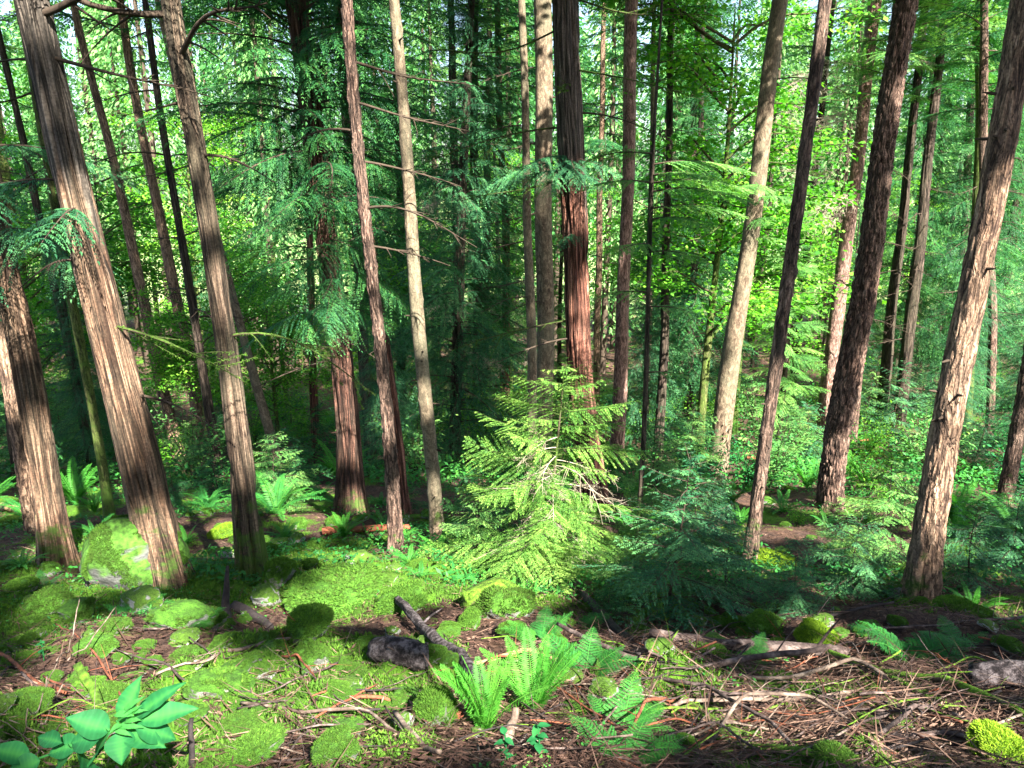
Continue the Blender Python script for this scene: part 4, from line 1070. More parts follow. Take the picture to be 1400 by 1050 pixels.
for px, py, L, n, azs, lab in [(800, 925, .6, 6, [.2, -.2, 2.6, .6, 1.3, 3.3], 'feathery green lady fern right of the bright sword ferns'), (850, 1000, .5, 7, [.1, 1.2, 2.2, -.5, 3.6, 5, .7], 'feathery lady fern among bare branches at lower centre'),
                               (1240, 905, .75, 6, [2.9, 3.4, .1, -.2, .5, 2.4], 'wide lacy lady fern before the stout right edge trunk'), (1310, 892, .5, 5, [0, .4, 2.8, 3.3, 1.5], 'small lacy fern right of the wide lady fern'),
                               (255, 862, .45, 7, None, 'blue-green lacy fern draped over stones below the big boulder'), (180, 842, .4, 6, None, 'lacy fern on the stones under the big boulder, leftmost'), (860, 1040, .4, 6, None, 'small lacy fern at the bottom edge right of centre'),
                               (790, 862, .45, 6, None, 'dark lacy fern below the sunlit hemlock sapling'), (60, 805, .4, 6, None, 'lacy fern at the left edge below the red-brown trunks'), (1030, 905, .35, 5, None, 'small lacy fern beside the purple-brown log'), (740, 880, .5, 5, [.2, .6, 2.8, 3.2, 1.4], 'lady fern with spreading fronds above the bright sword ferns')]:
    o = fern(int(510 + px), n, L * .62, (32, 66), (35, 75), bip=True, leaf='leaf_fern', name='lady_fern', azs=azs, pl=.34, tri=True, npin=18, tint=.5)
    p = hit(px, py); stand(o, p, 0.0); tag(o, lab, 'fern')
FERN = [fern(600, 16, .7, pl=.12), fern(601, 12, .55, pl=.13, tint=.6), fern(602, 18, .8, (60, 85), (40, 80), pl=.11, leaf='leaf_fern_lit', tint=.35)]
spots = [(560, 770, .5), (555, 735, .5), (600, 760, .5), (525, 720, .6), (575, 790, .45), (470, 735, .6), (390, 735, .6), (1095, 640, 1.0), (1105, 625, .9), (1060, 660, .9), (1130, 720, .6), (1190, 610, 1.), (1230, 640, .9), (1280, 620, 1.), (1310, 600, 1.), (1345, 610, 1.), (1380, 600, 1.),
         (1330, 660, .8), (1230, 700, .7), (890, 600, 1.1), (910, 620, 1.1), (930, 600, 1.), (870, 640, .9), (1000, 690, .8), (1070, 700, .7), (210, 700, .6), (130, 700, .6), (130, 735, .5), (410, 670, .8), (700, 835, .35), (440, 680, .7), (620, 700, .6), (1350, 735, .6),
         (30, 775, .4), (285, 700, .6), (255, 745, .4), (320, 700, .5), (520, 690, .6), (1180, 660, .8), (1290, 580, 1.1), (1240, 575, 1.1), (1390, 640, .8), (660, 780, .4), (500, 780, .35), (1330, 840, .35), (1380, 860, .35), (830, 650, .8), (1010, 720, .6)]
for i, (px, py, s) in enumerate(spots):
    p = hit(px, py); k = i % 3
    o = stand(copy_tree(FERN[k]), p, s=s * _rs.uniform(.85, 1.15)); tag(o, None, 'fern', 'sword ferns on the slope')
    AUTO.append((o, ['sword fern', 'small sword fern', 'bright sword fern'][k], p + [0, 0, .2]))
for i in range(60):
    Y = 9 + 30 * _rs.random() ** 1.3; px = _rs.uniform(-20, 1420); x = (px - 700) / F * Y * 1.12; k = i % 3
    o = stand(copy_tree(FERN[k]), (x, Y), s=_rs.uniform(.8, 1.5)); tag(o, None, 'fern', 'sword ferns on the slope')
    AUTO.append((o, ['broad fern', 'short fern', 'bright fern'][k], np.array([x, Y, float(ground(x, Y)) + .3])))
for o in FERN:
    for ch in list(o.children): bpy.data.objects.remove(ch)
    bpy.data.objects.remove(o)

# leafy shrubs in the middle distance
def shrub(seed, H=1.1, leaf='leaf_maple', n=900):
    rs = np.random.default_rng(seed)
    root = empty('leafy_shrub', (0, 0, -500)); s = Soup(); st = Soup()
    for i in range(16):
        a = rs.uniform(0, 6.28); L = H * rs.uniform(.6, 1.1); u = np.linspace(0, 1, 6)[:, None]
        d = np.array([cos(a), sin(a), 0])
        pts = d * (L * .55 * u ** 1.4) + np.array([0, 0, 1]) * L * u + rs.normal(0, .01, (6, 3))
        st.tube(pts, .008 * (1 - u[:, 0] * .7), 4)
        m = n // 16
        v = rs.uniform(.25, 1, m); P = np.stack([np.interp(v, u[:, 0], pts[:, k]) for k in range(3)], -1) + rs.normal(0, .09 * H, (m, 3))
        th = rs.uniform(0, 6.28, m); U = np.stack([np.cos(th), np.sin(th), rs.normal(-.2, .3, m)], -1)
        W = np.cross(U, np.array([0, 0, 1.]) + rs.normal(0, .35, (m, 3))); W /= np.linalg.norm(W, axis=1, keepdims=True)
        ln = rs.uniform(.04, .085, m)[:, None]
        s.leaves(P, U * ln, W * ln * .6, np.clip(rs.normal(.5, .15) + rs.normal(0, .1, m), 0, 1))
    mobj('stems', st.mesh('stems', M['wood_dark'], M['wood_dark']), root)
    mobj('foliage', s.mesh('foliage', M[leaf], M['wood_dark']), root)
    return root
SHR = [shrub(700), shrub(701, 1.4, n=1300), shrub(702, .9, 'leaf_broad', 800), shrub(703, 1.2, 'leaf_hemlock', 1100)]
for i in range(80):
    Y = 13 + 38 * _rs.random(); px = _rs.uniform(-30, 1430); x = (px - 700) / F * Y * 1.12; k = i % 4
    o = stand(copy_tree(SHR[k]), (x, Y), s=_rs.uniform(.8, 1.9)); tag(o, None, 'shrub', 'leafy shrubs between the far trunks')
    AUTO.append((o, ['bright leafy shrub', 'tall leafy shrub', 'green shrub', 'pale leafy shrub'][k], np.array([x, Y, float(ground(x, Y)) + .5])))
for px, py, s in [(1210, 690, .5), (1185, 720, .5), (1240, 720, .45), (1090, 720, .4), (930, 640, .7), (400, 690, .4), (980, 700, .4), (1130, 640, .7), (360, 640, .6), (120, 660, .5), (870, 700, .5), (1165, 655, .6)]:
    p = hit(px, py); o = stand(copy_tree(SHR[0 if s != .45 else 3]), p, s=s); tag(o, None, 'shrub', 'leafy shrubs between the far trunks'); AUTO.append((o, 'small leafy shrub', p + [0, 0, .2]))
for o in SHR:
    for ch in list(o.children): bpy.data.objects.remove(ch)
    bpy.data.objects.remove(o)
for o in P_CON + P_MAP:
    for ch in list(o.children): bpy.data.objects.remove(ch)
    bpy.data.objects.remove(o)

# ------------------------------------------------------------------ stones with moss
def ico(sub):
    import bmesh
    bm = bmesh.new(); bmesh.ops.create_icosphere(bm, subdivisions=sub, radius=1.0)
    V = np.array([v.co[:] for v in bm.verts]); T = np.array([[v.index for v in f.verts] for f in bm.faces]); bm.free()
    return V, T
_IV, _IT = ico(5)
def stone_geo(seed, sq=(1, 1, .7), ang=.5):
    rs = np.random.default_rng(seed)
    V = _IV.copy()
    for _ in range(9):                       # a few flat chipped faces
        n = rs.normal(0, 1, 3); n /= np.linalg.norm(n); d = rs.uniform(.62, .92)
        k = V @ n; V = V - np.clip(k - d, 0, None)[:, None] * n * (.55 + .4 * ang)
    f = fbm(V[:, 0] * 1.7 + seed, V[:, 1] * 1.7, V[:, 2] * 1.7, seed, 4)
    V = V * (1 + (f - .5) * .5)[:, None]
    return V * np.array(sq)
def moss_blades(V, T, seed, n, length, thr=.1, cover=.7, mat='moss_fuzz', top=None):
    rs = np.random.default_rng(seed)
    A, B, C = V[T[:, 0]], V[T[:, 1]], V[T[:, 2]]
    nm = np.cross(B - A, C - A); ar = np.linalg.norm(nm, axis=1); nm = nm / (ar[:, None] + 1e-12)
    cen = (A + B + C) / 3
    w = ar * (nm[:, 2] > thr) * (noise(cen[:, 0] * 3.1 / abs(V).max(), cen[:, 1] * 3.1 / abs(V).max(), cen[:, 2] * 3, seed) < cover)
    if w.sum() == 0: w = ar
    i = rs.choice(len(T), n, p=w / w.sum())
    a, b = rs.random(n), rs.random(n); f = a + b > 1; a[f], b[f] = 1 - a[f], 1 - b[f]
    P = A[i] + a[:, None] * (B[i] - A[i]) + b[:, None] * (C[i] - A[i])
    D = nm[i] + rs.normal(0, .45, (n, 3)) + [0, 0, -.12]; D /= np.linalg.norm(D, axis=1, keepdims=True)
    W = np.cross(D, rs.normal(0, 1, (n, 3))); W /= np.linalg.norm(W, axis=1, keepdims=True)
    l = length * rs.uniform(.5, 1.3, n)[:, None]
    tn = .45 + .35 * (noise(P[:, 0] * 14, P[:, 1] * 14, P[:, 2] * 14, seed + 3) - .5) + rs.normal(0, .12, n)
    s = Soup(); s.leaves(P - D * l * .1, D * l, W * l * .22, np.clip(tn, 0, 1))
    return s.mesh('moss_cover', M[mat], M[mat])
STONE = {}
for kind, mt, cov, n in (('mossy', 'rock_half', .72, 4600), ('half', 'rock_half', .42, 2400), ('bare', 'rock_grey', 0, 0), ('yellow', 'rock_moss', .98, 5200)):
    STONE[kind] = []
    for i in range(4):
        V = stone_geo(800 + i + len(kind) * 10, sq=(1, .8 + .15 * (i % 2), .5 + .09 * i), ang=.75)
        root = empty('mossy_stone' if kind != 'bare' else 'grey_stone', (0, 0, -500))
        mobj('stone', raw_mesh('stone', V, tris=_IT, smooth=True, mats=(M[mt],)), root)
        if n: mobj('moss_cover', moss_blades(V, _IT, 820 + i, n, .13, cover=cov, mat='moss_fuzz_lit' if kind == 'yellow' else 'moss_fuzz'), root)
        STONE[kind].append(root)
_si = 0
def stone(px, py, w, h, kind, adj, label=None, land=None):
    """px,py: foot of the stone in the picture; w,h its size there"""
    global _si; _si += 1
    p = hit(px, py); dp = depth(p)
    rx = w * .5 / F * dp; rz = h / F * dp * .75
    y = p[1] + rx * .5
    o = copy_tree(STONE[kind][_si % 4])
    o.location = (p[0], y, float(ground(p[0], y)) + rz * .38); o.rotation_euler = (_rs.normal(0, .15), _rs.normal(0, .15), _rs.uniform(0, 6.28)); o.scale = (rx, rx * _rs.uniform(.8, 1.1), rz)
    tag(o, label, 'stone', None if label else 'stones on the forest floor')
    if land: LAND.append((land, px, py - h / 2, y))
    if not label: AUTO.append((o, adj, np.array([p[0], y, p[2] + rz * .5])))
    return o
# the boulder: its own mesh, with bare grey patches
V = stone_geo(833, sq=(.62, .5, .5), ang=1.0)
pb = hit(158, 806); bo = empty('boulder', (pb[0], pb[1] + .22, float(ground(pb[0], pb[1] + .22)) + .20), rz=.3)
mobj('stone', raw_mesh('stone', V * .70, tris=_IT, smooth=True, mats=(M['rock_boulder'],)), bo)
mobj('moss_cover', moss_blades(V * .70, _IT, 834, 22000, .020, thr=-.2, cover=.46), bo)
tag(bo, 'large green mossy boulder with bare grey patches beside the leaning cedar', 'boulder'); LAND.append(('the big mossy boulder', 160, 765, pb[1]))
ST = [(460, 838, 150, 46, 'mossy', 'wide olive mossy mound'), (378, 806, 50, 42, 'mossy', 'pointed mossy stone'), (243, 862, 105, 45, 'half', 'half-mossed stone'), (185, 838, 70, 35, 'bare', 'flat grey stone'), (20, 812, 50, 28, 'mossy', 'mossy stone'), (60, 835, 60, 30, 'mossy', 'mossy stone'),
      (100, 852, 60, 30, 'half', 'mossy stone with grey side'), (30, 858, 50, 22, 'mossy', 'low mossy stone'), (150, 868, 45, 24, 'mossy', 'mossy stone'), (415, 872, 90, 40, 'mossy', 'long mossy hump'), (422, 918, 50, 42, 'mossy', 'round mossy stone'), (365, 892, 52, 28, 'half', 'mossy stone with pale face'),
      (305, 892, 45, 25, 'mossy', 'small mossy stone'), (292, 955, 105, 40, 'half', 'mossy slab with grey edge'), (548, 842, 80, 40, 'mossy', 'mossy hump'), (302, 738, 42, 28, 'yellow', 'yellow-green mossy stone'), (326, 734, 30, 24, 'yellow', 'small yellow-green stone'), (598, 992, 62, 62, 'mossy', 'tall mossy stone'),
      (455, 1048, 70, 50, 'mossy', 'mossy stone at the bottom edge'), (335, 1052, 110, 42, 'mossy', 'broad mossy stone at the bottom edge'), (1052, 872, 62, 36, 'mossy', 'bright mossy stone'), (1068, 892, 40, 22, 'mossy', 'small bright mossy stone'), (1122, 885, 58, 34, 'yellow', 'yellow-green mossy mound'),
      (966, 884, 52, 22, 'bare', 'flat pale grey stone'), (906, 898, 44, 28, 'bare', 'grey stone'), (980, 900, 50, 22, 'mossy', 'mossy stone'), (690, 845, 100, 50, 'mossy', 'broad mossy hump'), (640, 862, 50, 28, 'mossy', 'mossy stone'), (1385, 1045, 90, 52, 'yellow', 'bright mossy boulder at the bottom right edge'),
      (1150, 1055, 80, 34, 'mossy', 'mossy stone at the bottom edge'), (872, 862, 30, 22, 'bare', 'small grey stone'), (1144, 842, 18, 16, 'bare', 'tiny white stone'), (555, 905, 26, 16, 'mossy', 'small mossy stone'), (480, 928, 40, 24, 'mossy', 'mossy stone'), (500, 895, 36, 20, 'mossy', 'mossy stone'),
      (460, 960, 44, 22, 'mossy', 'mossy stone'), (530, 975, 34, 18, 'mossy', 'small mossy stone'), (250, 905, 50, 20, 'mossy', 'low mossy stone'), (205, 915, 36, 16, 'mossy', 'low mossy stone'), (110, 830, 14, 10, 'bare', 'tiny pale stone'), (52, 872, 16, 10, 'bare', 'tiny white stone'), (118, 878, 24, 14, 'bare', 'small blue-grey stone'),
      (345, 912, 26, 14, 'mossy', 'small mossy stone'), (820, 905, 30, 18, 'bare', 'pale stone'), (826, 960, 44, 28, 'bare', 'pale grey stone'), (868, 955, 30, 22, 'bare', 'small whitish stone'), (550, 1000, 36, 26, 'bare', 'grey stone'), (650, 1010, 30, 20, 'bare', 'mottled grey stone'),
      (380, 750, 34, 18, 'bare', 'whitish stone'), (405, 742, 26, 14, 'bare', 'whitish stone'), (550, 716, 22, 12, 'bare', 'white stone'), (430, 750, 44, 20, 'half', 'grey stone'), (490, 772, 44, 20, 'bare', 'sunlit pale stone'), (355, 745, 30, 14, 'half', 'stone'), (1065, 665, 20, 9, 'bare', 'small white stone'),
      (1080, 672, 18, 10, 'mossy', 'small mossy stone'), (1345, 655, 22, 8, 'bare', 'small pale stone'), (1395, 655, 22, 8, 'bare', 'pale stone'), (1050, 690, 22, 12, 'half', 'stone'), (1310, 838, 50, 26, 'mossy', 'low mossy stone'), (1345, 850, 44, 24, 'mossy', 'low mossy stone'), (1385, 895, 50, 20, 'mossy', 'mossy stone'),
      (1230, 860, 30, 16, 'mossy', 'small mossy stone'), (1190, 870, 44, 20, 'half', 'stone'), (1010, 860, 34, 18, 'mossy', 'small mossy stone'), (760, 885, 40, 20, 'mossy', 'mossy stone'), (1165, 765, 60, 24, 'yellow', 'sunlit mossy stone'), (1065, 772, 60, 26, 'yellow', 'sunlit yellow-green stone'), (15, 1012, 40, 22, 'mossy', 'mossy stone'),
      (60, 1000, 34, 18, 'bare', 'grey-green stone'), (100, 940, 26, 14, 'mossy', 'small mossy stone'), (700, 872, 40, 20, 'half', 'stone'), (590, 905, 40, 22, 'mossy', 'mossy stone'), (1240, 1000, 30, 14, 'bare', 'grey stone'), (1290, 1020, 26, 12, 'mossy', 'small mossy stone'), (940, 1035, 46, 26, 'mossy', 'mossy stone')]
for a in ST: stone(*a)
for i in range(250):
    px = _rs.uniform(-10, 1410) if i < 190 else _rs.uniform(-10, 620); py = 690 + 330 * _rs.random() ** 1.1
    if px > 850 and py > 880 and i % 3: continue
    if 120 < px < 300 and 740 < py < 830: continue
    w = _rs.uniform(14, 36 if i < 190 else 56) * (.55 + (py - 690) / 400); kd = ['mossy', 'half', 'bare', 'mossy', 'half', 'bare', 'mossy'][i % 7]
    stone(px, py, w, w * _rs.uniform(.35, .6), kd, {'mossy': 'little mossy stone', 'half': 'little half-mossed stone', 'bare': 'little grey stone'}[kd])
for L in STONE.values():
    for o in L:
        for ch in list(o.children): bpy.data.objects.remove(ch)
        bpy.data.objects.remove(o)

# ------------------------------------------------------------------ fallen logs, branches, sticks
def stick(name, pts, w, mat, label, cat='branch', k=9, ends=True, moss=0, twigs=0, lift=.0, rough=.12, seed=0, group=None, auto=None, arch=0.0, hts=None):
    """pts: picture points lying on the floor (or raised by hts metres); w: width in picture pixels"""
    rs = np.random.default_rng(seed + int(abs(pts[0][0]) * 3 + abs(pts[0][1])))
    P = np.array([hit(a, b) for a, b in pts])
    wd = np.atleast_1d(np.asarray(w, float)) * (.8 if seed < 40 and cat != 'log' else 1); wd = np.interp(np.linspace(0, 1, len(P)), np.linspace(0, 1, len(wd)), wd)
    R = np.array([x * .5 * depth(p) / F for x, p in zip(wd, P)])
    n = max(8, int(np.linalg.norm(P[-1] - P[0]) / .035))
    u = np.linspace(0, 1, len(P)); t = np.linspace(0, 1, n)
    Q = np.stack([np.interp(t, u, P[:, i]) for i in range(3)], -1); r = np.interp(t, u, R)
    for _ in range(1):
        Q[1:-1] = (Q[:-2] + Q[1:-1] * 2 + Q[2:]) / 4
    if cat == 'log': Q = Q * .15 + (Q[:1] * (1 - t[:, None]) + Q[-1:] * t[:, None]) * .85
    Q[:, 2] = ground(Q[:, 0], Q[:, 1])
    line = np.polyval(np.polyfit(t, Q[:, 2], 1), t)
    Q[:, 2] = Q[:, 2] * .3 + line * .7 + float(np.std(Q[:, 2] - line)) * .6 + r * .5 + lift
    if hts is not None: Q[:, 2] = ground(Q[:, 0], Q[:, 1]) + np.interp(t, np.linspace(0, 1, len(hts)), hts)
    Q[:, 2] += arch * np.sin(t * pi)
    Q = Q + (np.stack([np.abs(noise(t * 4 + i * 9, seed + .5, i, 90 + seed) - .5) for i in range(3)], -1)) * np.array([1, 1, .4]) * (r.mean() * .8 + .012) * (0 if ends == 2 else 1)
    c0 = Q[0].copy()
    Q = Q - c0
    tg = np.gradient(Q, axis=0); tg /= np.linalg.norm(tg, axis=1, keepdims=True)
    ref = np.array([0, 0, 1.0]) if abs(tg[:, 2]).mean() < .8 else np.array([1.0, 0, 0])
    a = np.cross(tg, ref); a /= np.linalg.norm(a, axis=1, keepdims=True); b = np.cross(a, tg)
    kk = 20 if max(wd) > 11 else k
    ang = np.arange(kk) * 2 * pi / kk
    nn = noise(np.cos(ang)[None] * 2.2, np.sin(ang)[None] * 2.2, (t * n * .12)[:, None], seed + 3)
    rr = r[:, None] * (1 + (nn - .5) * rough * 4)
    if ends: rr[0] *= .93; rr[-1] *= .9
    V = Q[:, None] + a[:, None] * (np.cos(ang)[None] * rr)[..., None] + b[:, None] * (np.sin(ang)[None] * rr)[..., None]
    i = np.arange(n - 1)[:, None] * kk; j = np.arange(kk)[None]
    q = np.stack([i + j, i + (j + 1) % kk, i + kk + (j + 1) % kk, i + kk + j], -1).reshape(-1, 4)
    V = V.reshape(-1, 3); nv = len(V)
    V = np.vstack([V, Q[0], Q[-1]])
    jj = np.arange(kk)
    tr = np.concatenate([np.stack([np.full(kk, nv), (jj + 1) % kk, jj], -1), np.stack([np.full(kk, nv + 1), nv - kk + jj, nv - kk + (jj + 1) % kk], -1)])
    me = raw_mesh(name, V, quads=q, tris=tr, smooth=True, mats=(M[mat],))
    o = mobj(name, me, None, c0)
    tag(o, label, cat, group)
    if auto: AUTO.append((o, auto, Q[n // 2] + c0))
    if moss:
        T = np.vstack([q[:, [0, 1, 2]], q[:, [0, 2, 3]]])
        mobj('moss_cover', moss_blades(V, T, seed + 5, moss, .022, thr=-.1, cover=.75), o)
    for i in range(twigs):
        v = rs.uniform(.1, .95); c = Q[int(v * (n - 1))]
        d = tg[int(v * (n - 1))] * rs.uniform(.3, 1) + rs.normal(0, .6, 3) + [0, 0, .25]; d /= np.linalg.norm(d); l = rs.uniform(.08, .28)
        s = Soup(); s.tube(np.stack([c, c + d * l * .5 + [0, 0, .01], c + d * l]), [r.mean() * .35, r.mean() * .25, r.mean() * .1], 5)
        mobj('twig', s.mesh('twig', M[mat], M[mat]), o)
    return o
LG = [
 ('fallen_log', [(543, 842), (580, 885), (615, 930), (655, 968)], (11, 15, 17), 'wood_rough', 'weathered grey-brown log running down to the bright left fern', 'log', 0, 1),
 ('fallen_log', [(885, 884), (960, 890), (1060, 892), (1158, 900)], (13, 15, 17), 'wood_purple', 'long purple-brown fallen log right of centre under mossy stones', 'log', 0, 3),
 ('fallen_branch', [(1128, 905), (1200, 922), (1290, 942), (1400, 992)], (10, 13, 13), 'log_moss', 'mossy fallen branch slanting down toward the right edge', 'branch', 2600, 2),
 ('fallen_branch', [(872, 1002), (930, 978), (1000, 968), (1090, 968), (1165, 955)], (5, 7, 6), 'wood_grey', 'curved pale brown branch lying across the lower right brush', 'branch', 0, 3),
 ('mossy_branch', [(925, 955), (955, 985), (992, 1008)], (13, 14, 11), 'log_moss', 'short bright mossy branch below the curved pale branch', 'branch', 2200, 0),
 ('fallen_branch', [(1292, 968), (1245, 988), (1205, 1018), (1180, 1045)], (9, 9, 7), 'wood_purple', 'grey forked branch pointing to the bottom edge at right', 'branch', 0, 3),
 ('fallen_branch', [(1205, 1015), (1290, 1018), (1360, 1030)], (9, 9, 8), 'wood_purple', 'flat grey branch lying right of the forked branch', 'branch', 0, 2),
 ('fallen_branch', [(1215, 935), (1262, 962), (1292, 968)], (7, 6, 5), 'log_moss', 'short mossy twig branch under the slanting mossy branch', 'branch', 600, 1),
 ('fallen_branch', [(760, 893), (830, 905), (925, 915), (1020, 922), (1130, 925)], (7, 9, 10), 'wood_purple', 'long dark branch lying parallel below the purple-brown log', 'branch', 0, 5),
 ('fallen_branch', [(640, 905), (720, 908), (800, 918)], (7, 8, 6), 'wood_tan', 'reddish branch lying behind the bright sword ferns', 'branch', 0, 2),
 ('fallen_branch', [(1000, 930), (1080, 940), (1160, 925), (1240, 940)], (6, 7, 6), 'wood_grey', 'thin grey branch between the two long right branches', 'branch', 0, 3),
 ('fallen_branch', [(880, 925), (960, 965), (1050, 1010), (1110, 1050)], (5, 7, 7), 'wood_purple', 'dark straight branch crossing down to the bottom edge', 'branch', 0, 4),
 ('fallen_log', [(755, 770), (790, 815), (830, 855), (862, 880)], (12, 13, 10), 'wood_black', 'dark dead limb leaning down from behind the sunlit sapling', 'log', 0, 1),
 ('fallen_log', [(1325, 945), (1360, 940), (1420, 945)], (34, 40, 42), 'wood_rough', 'thick grey log end at the right edge', 'log', 0, 0),
 ('mossy_branch', [(1000, 1024), (1060, 1035), (1115, 1046)], (14, 17, 18), 'log_moss', 'thick mossy branch at the bottom edge right of centre', 'branch', 2600, 0),
 ('fallen_branch', [(0, 905), (45, 935), (90, 965)], (6, 6, 5), 'wood_red', 'thin reddish branch at the left edge', 'branch', 0, 1),
 ('fallen_branch', [(330, 978), (410, 985), (500, 998), (560, 1012)], (5, 6, 5), 'wood_grey', 'thin branch over the sunlit patch of needles', 'branch', 0, 4),
 ('fallen_log', [(0, 694), (30, 702), (95, 716)], (10, 9, 7), 'wood_tan', 'sunlit fallen log behind the left edge trunks', 'log', 0, 0),
 ('fallen_branch', [(540, 1000), (575, 1030), (600, 1055)], (9, 10, 9), 'wood_grey', 'grey stick at the bottom edge left of the ferns', 'branch', 0, 1),
 ('fallen_log', [(600, 966), (628, 992)], (14, 13), 'wood_red', 'short red-brown broken piece of wood beside the tall mossy stone', 'log', 0, 0),
 ('fallen_log', [(470, 962), (520, 966), (545, 972)], (5, 6, 5), 'wood_red', 'short reddish stick left of the tall mossy stone', 'branch', 0, 0),
 ('fallen_branch', [(420, 872), (330, 900), (265, 918)], (6, 7, 5), 'wood_grey', 'thin curved branch arching over the mossy stones at left', 'branch', 0, 1),
 ('fallen_log', [(320, 838), (345, 852), (372, 866)], (13, 14, 9), 'wood_black', 'black rotten root lying beside the upright black stick', 'log', 0, 0),
 ('fallen_log', [(440, 735), (500, 730), (560, 725)], (10, 10, 8), 'wood_red', 'rotten red log behind the slim furrowed trunk', 'log', 0, 0),
 ('fallen_branch', [(1020, 640), (1080, 632), (1150, 612), (1230, 590)], (4, 5, 4), 'wood_red', 'thin fallen branch on the far slope at right', 'branch', 0, 0),
 ('fallen_branch', [(1000, 840), (1100, 850), (1220, 838)], (5, 6, 5), 'wood_black', 'dark branch below the blue-green saplings', 'branch', 0, 3),
 ('fallen_branch', [(1180, 875), (1290, 862), (1400, 858)], (4, 5, 5), 'wood_purple', 'thin dark branch before the stout right edge trunk', 'branch', 0, 3),
 ('fallen_branch', [(1300, 990), (1350, 1010), (1400, 1035)], (7, 8, 8), 'wood_purple', 'brown branch at the lower right edge', 'branch', 0, 2),
 ('fallen_branch', [(840, 1045), (880, 1000), (905, 975), (925, 958)], (5, 6, 5), 'wood_red', 'brown stick beside the lowest lacy fern', 'branch', 0, 1),
 ('fallen_branch', [(930, 1045), (1010, 1000), (1100, 985), (1190, 1000)], (5, 6, 4), 'wood_grey', 'bent grey branch across the bottom right brush', 'branch', 0, 4)]
for i, (nm, pts, w, mt, lab, ct, ms, tw) in enumerate(LG):
    stick(nm, pts, w, mt, lab, ct, moss=ms, twigs=tw, seed=i + 1, rough=.14, lift=.02 if ct == 'branch' else (.07 if i == 0 else .02))
# raised or upright sticks
stick('mossy_stick', [(150, 985), (130, 975), (112, 965)], (13, 12, 11), 'rock_moss', 'yellow-green mossy stick standing up at lower left', 'stick', hts=[0, .12, .2], seed=51, moss=1500)
stick('black_stick', [(308, 855), (310, 852), (318, 850)], (15, 12, 5), 'wood_black', 'black broken stick standing upright among the mossy stones', 'stick', hts=[0, .12, .42], seed=52)
stick('black_stick', [(262, 1055), (264, 1050), (268, 1046)], (9, 8, 7), 'wood_black', 'short black stick standing at the bottom edge near the broad leaves', 'stick', hts=[0, .08, .17], seed=53)
stick('broken_stump', [(690, 1020), (697, 1016), (702, 1012)], (18, 13, 9), 'wood_grey', 'small jagged grey stump in front of the bright sword ferns', 'stump', hts=[-.02, .06, .13], seed=54)
stick('log_end', [(512, 908), (545, 916), (580, 922)], (30, 36, 32), 'wood_rough', 'short thick log with cracked grey bark left of the long grey-brown log', 'log', seed=55, rough=.2)
# rotten upturned stump under the sapling
stick('rotten_stump', [(640, 838), (680, 832), (720, 842)], (38, 50, 34), 'log_moss', 'dark rotten mossy stump in front of the sunlit sapling', 'stump', seed=56, rough=.35, moss=3000)
# bleached twigs at lower left
for i, (pts, h) in enumerate([([(-5, 1040), (40, 1000), (85, 950)], [.02, .06, .16]), ([(85, 950), (108, 915), (118, 885)], [.16, .2, .28]), ([(60, 985), (95, 968), (130, 975)], [.03, .12, .03]), ([(95, 930), (140, 900), (165, 880)], [.1, .16, .22]), ([(55, 1000), (75, 985), (110, 990)], [.02, .09, .02]), ([(70, 960), (60, 985), (52, 1000)], [.12, .06, .01])]):
    stick('bleached_twig', pts, (2.0, 1.6, 1.1), 'wood_grey', None, 'twig', hts=h, seed=60 + i, group='bleached twigs at lower left', auto='bleached dead twig')
# brush of dead branches on the right foreground and scattered over the rest
for i in range(300):
    if i < 225: px, py = _rs.uniform(780, 1410), _rs.uniform(885, 1060)
    else: px, py = _rs.uniform(-10, 780), _rs.uniform(860, 1060)
    L = _rs.uniform(50, 190) * (.5 + (py - 850) / 260); a = _rs.normal(0, .42) + (pi if _rs.random() < .5 else 0)
    p0 = (px, py); p1 = (px + L * .5 * cos(a) + _rs.normal(0, 4), py + L * .5 * sin(a) + _rs.normal(0, 4)); p2 = (px + L * cos(a), py + L * sin(a))
    if max(p1[1], p2[1]) > 1110 or min(p1[1], p2[1]) < 850: continue
    mt = ['wood_purple', 'wood_grey', 'wood_purple', 'wood_red', 'wood_purple', 'wood_black', 'log_moss'][i % 7]
    w = _rs.uniform(1.3, 4.2)
    stick('dead_branch', [p0, p1, p2], (w, w * .8, w * .45), mt, None, 'branch', k=6, twigs=3 if i % 2 == 0 else 0, seed=100 + i, group='dead branches littering the foreground', lift=_rs.uniform(-.012, .04),
          auto={'wood_purple': 'purplish dead branch', 'wood_grey': 'grey dead branch', 'wood_red': 'reddish dead branch', 'wood_black': 'blackened dead branch', 'log_moss': 'mossy dead branch'}[mt], arch=_rs.uniform(0, .012))

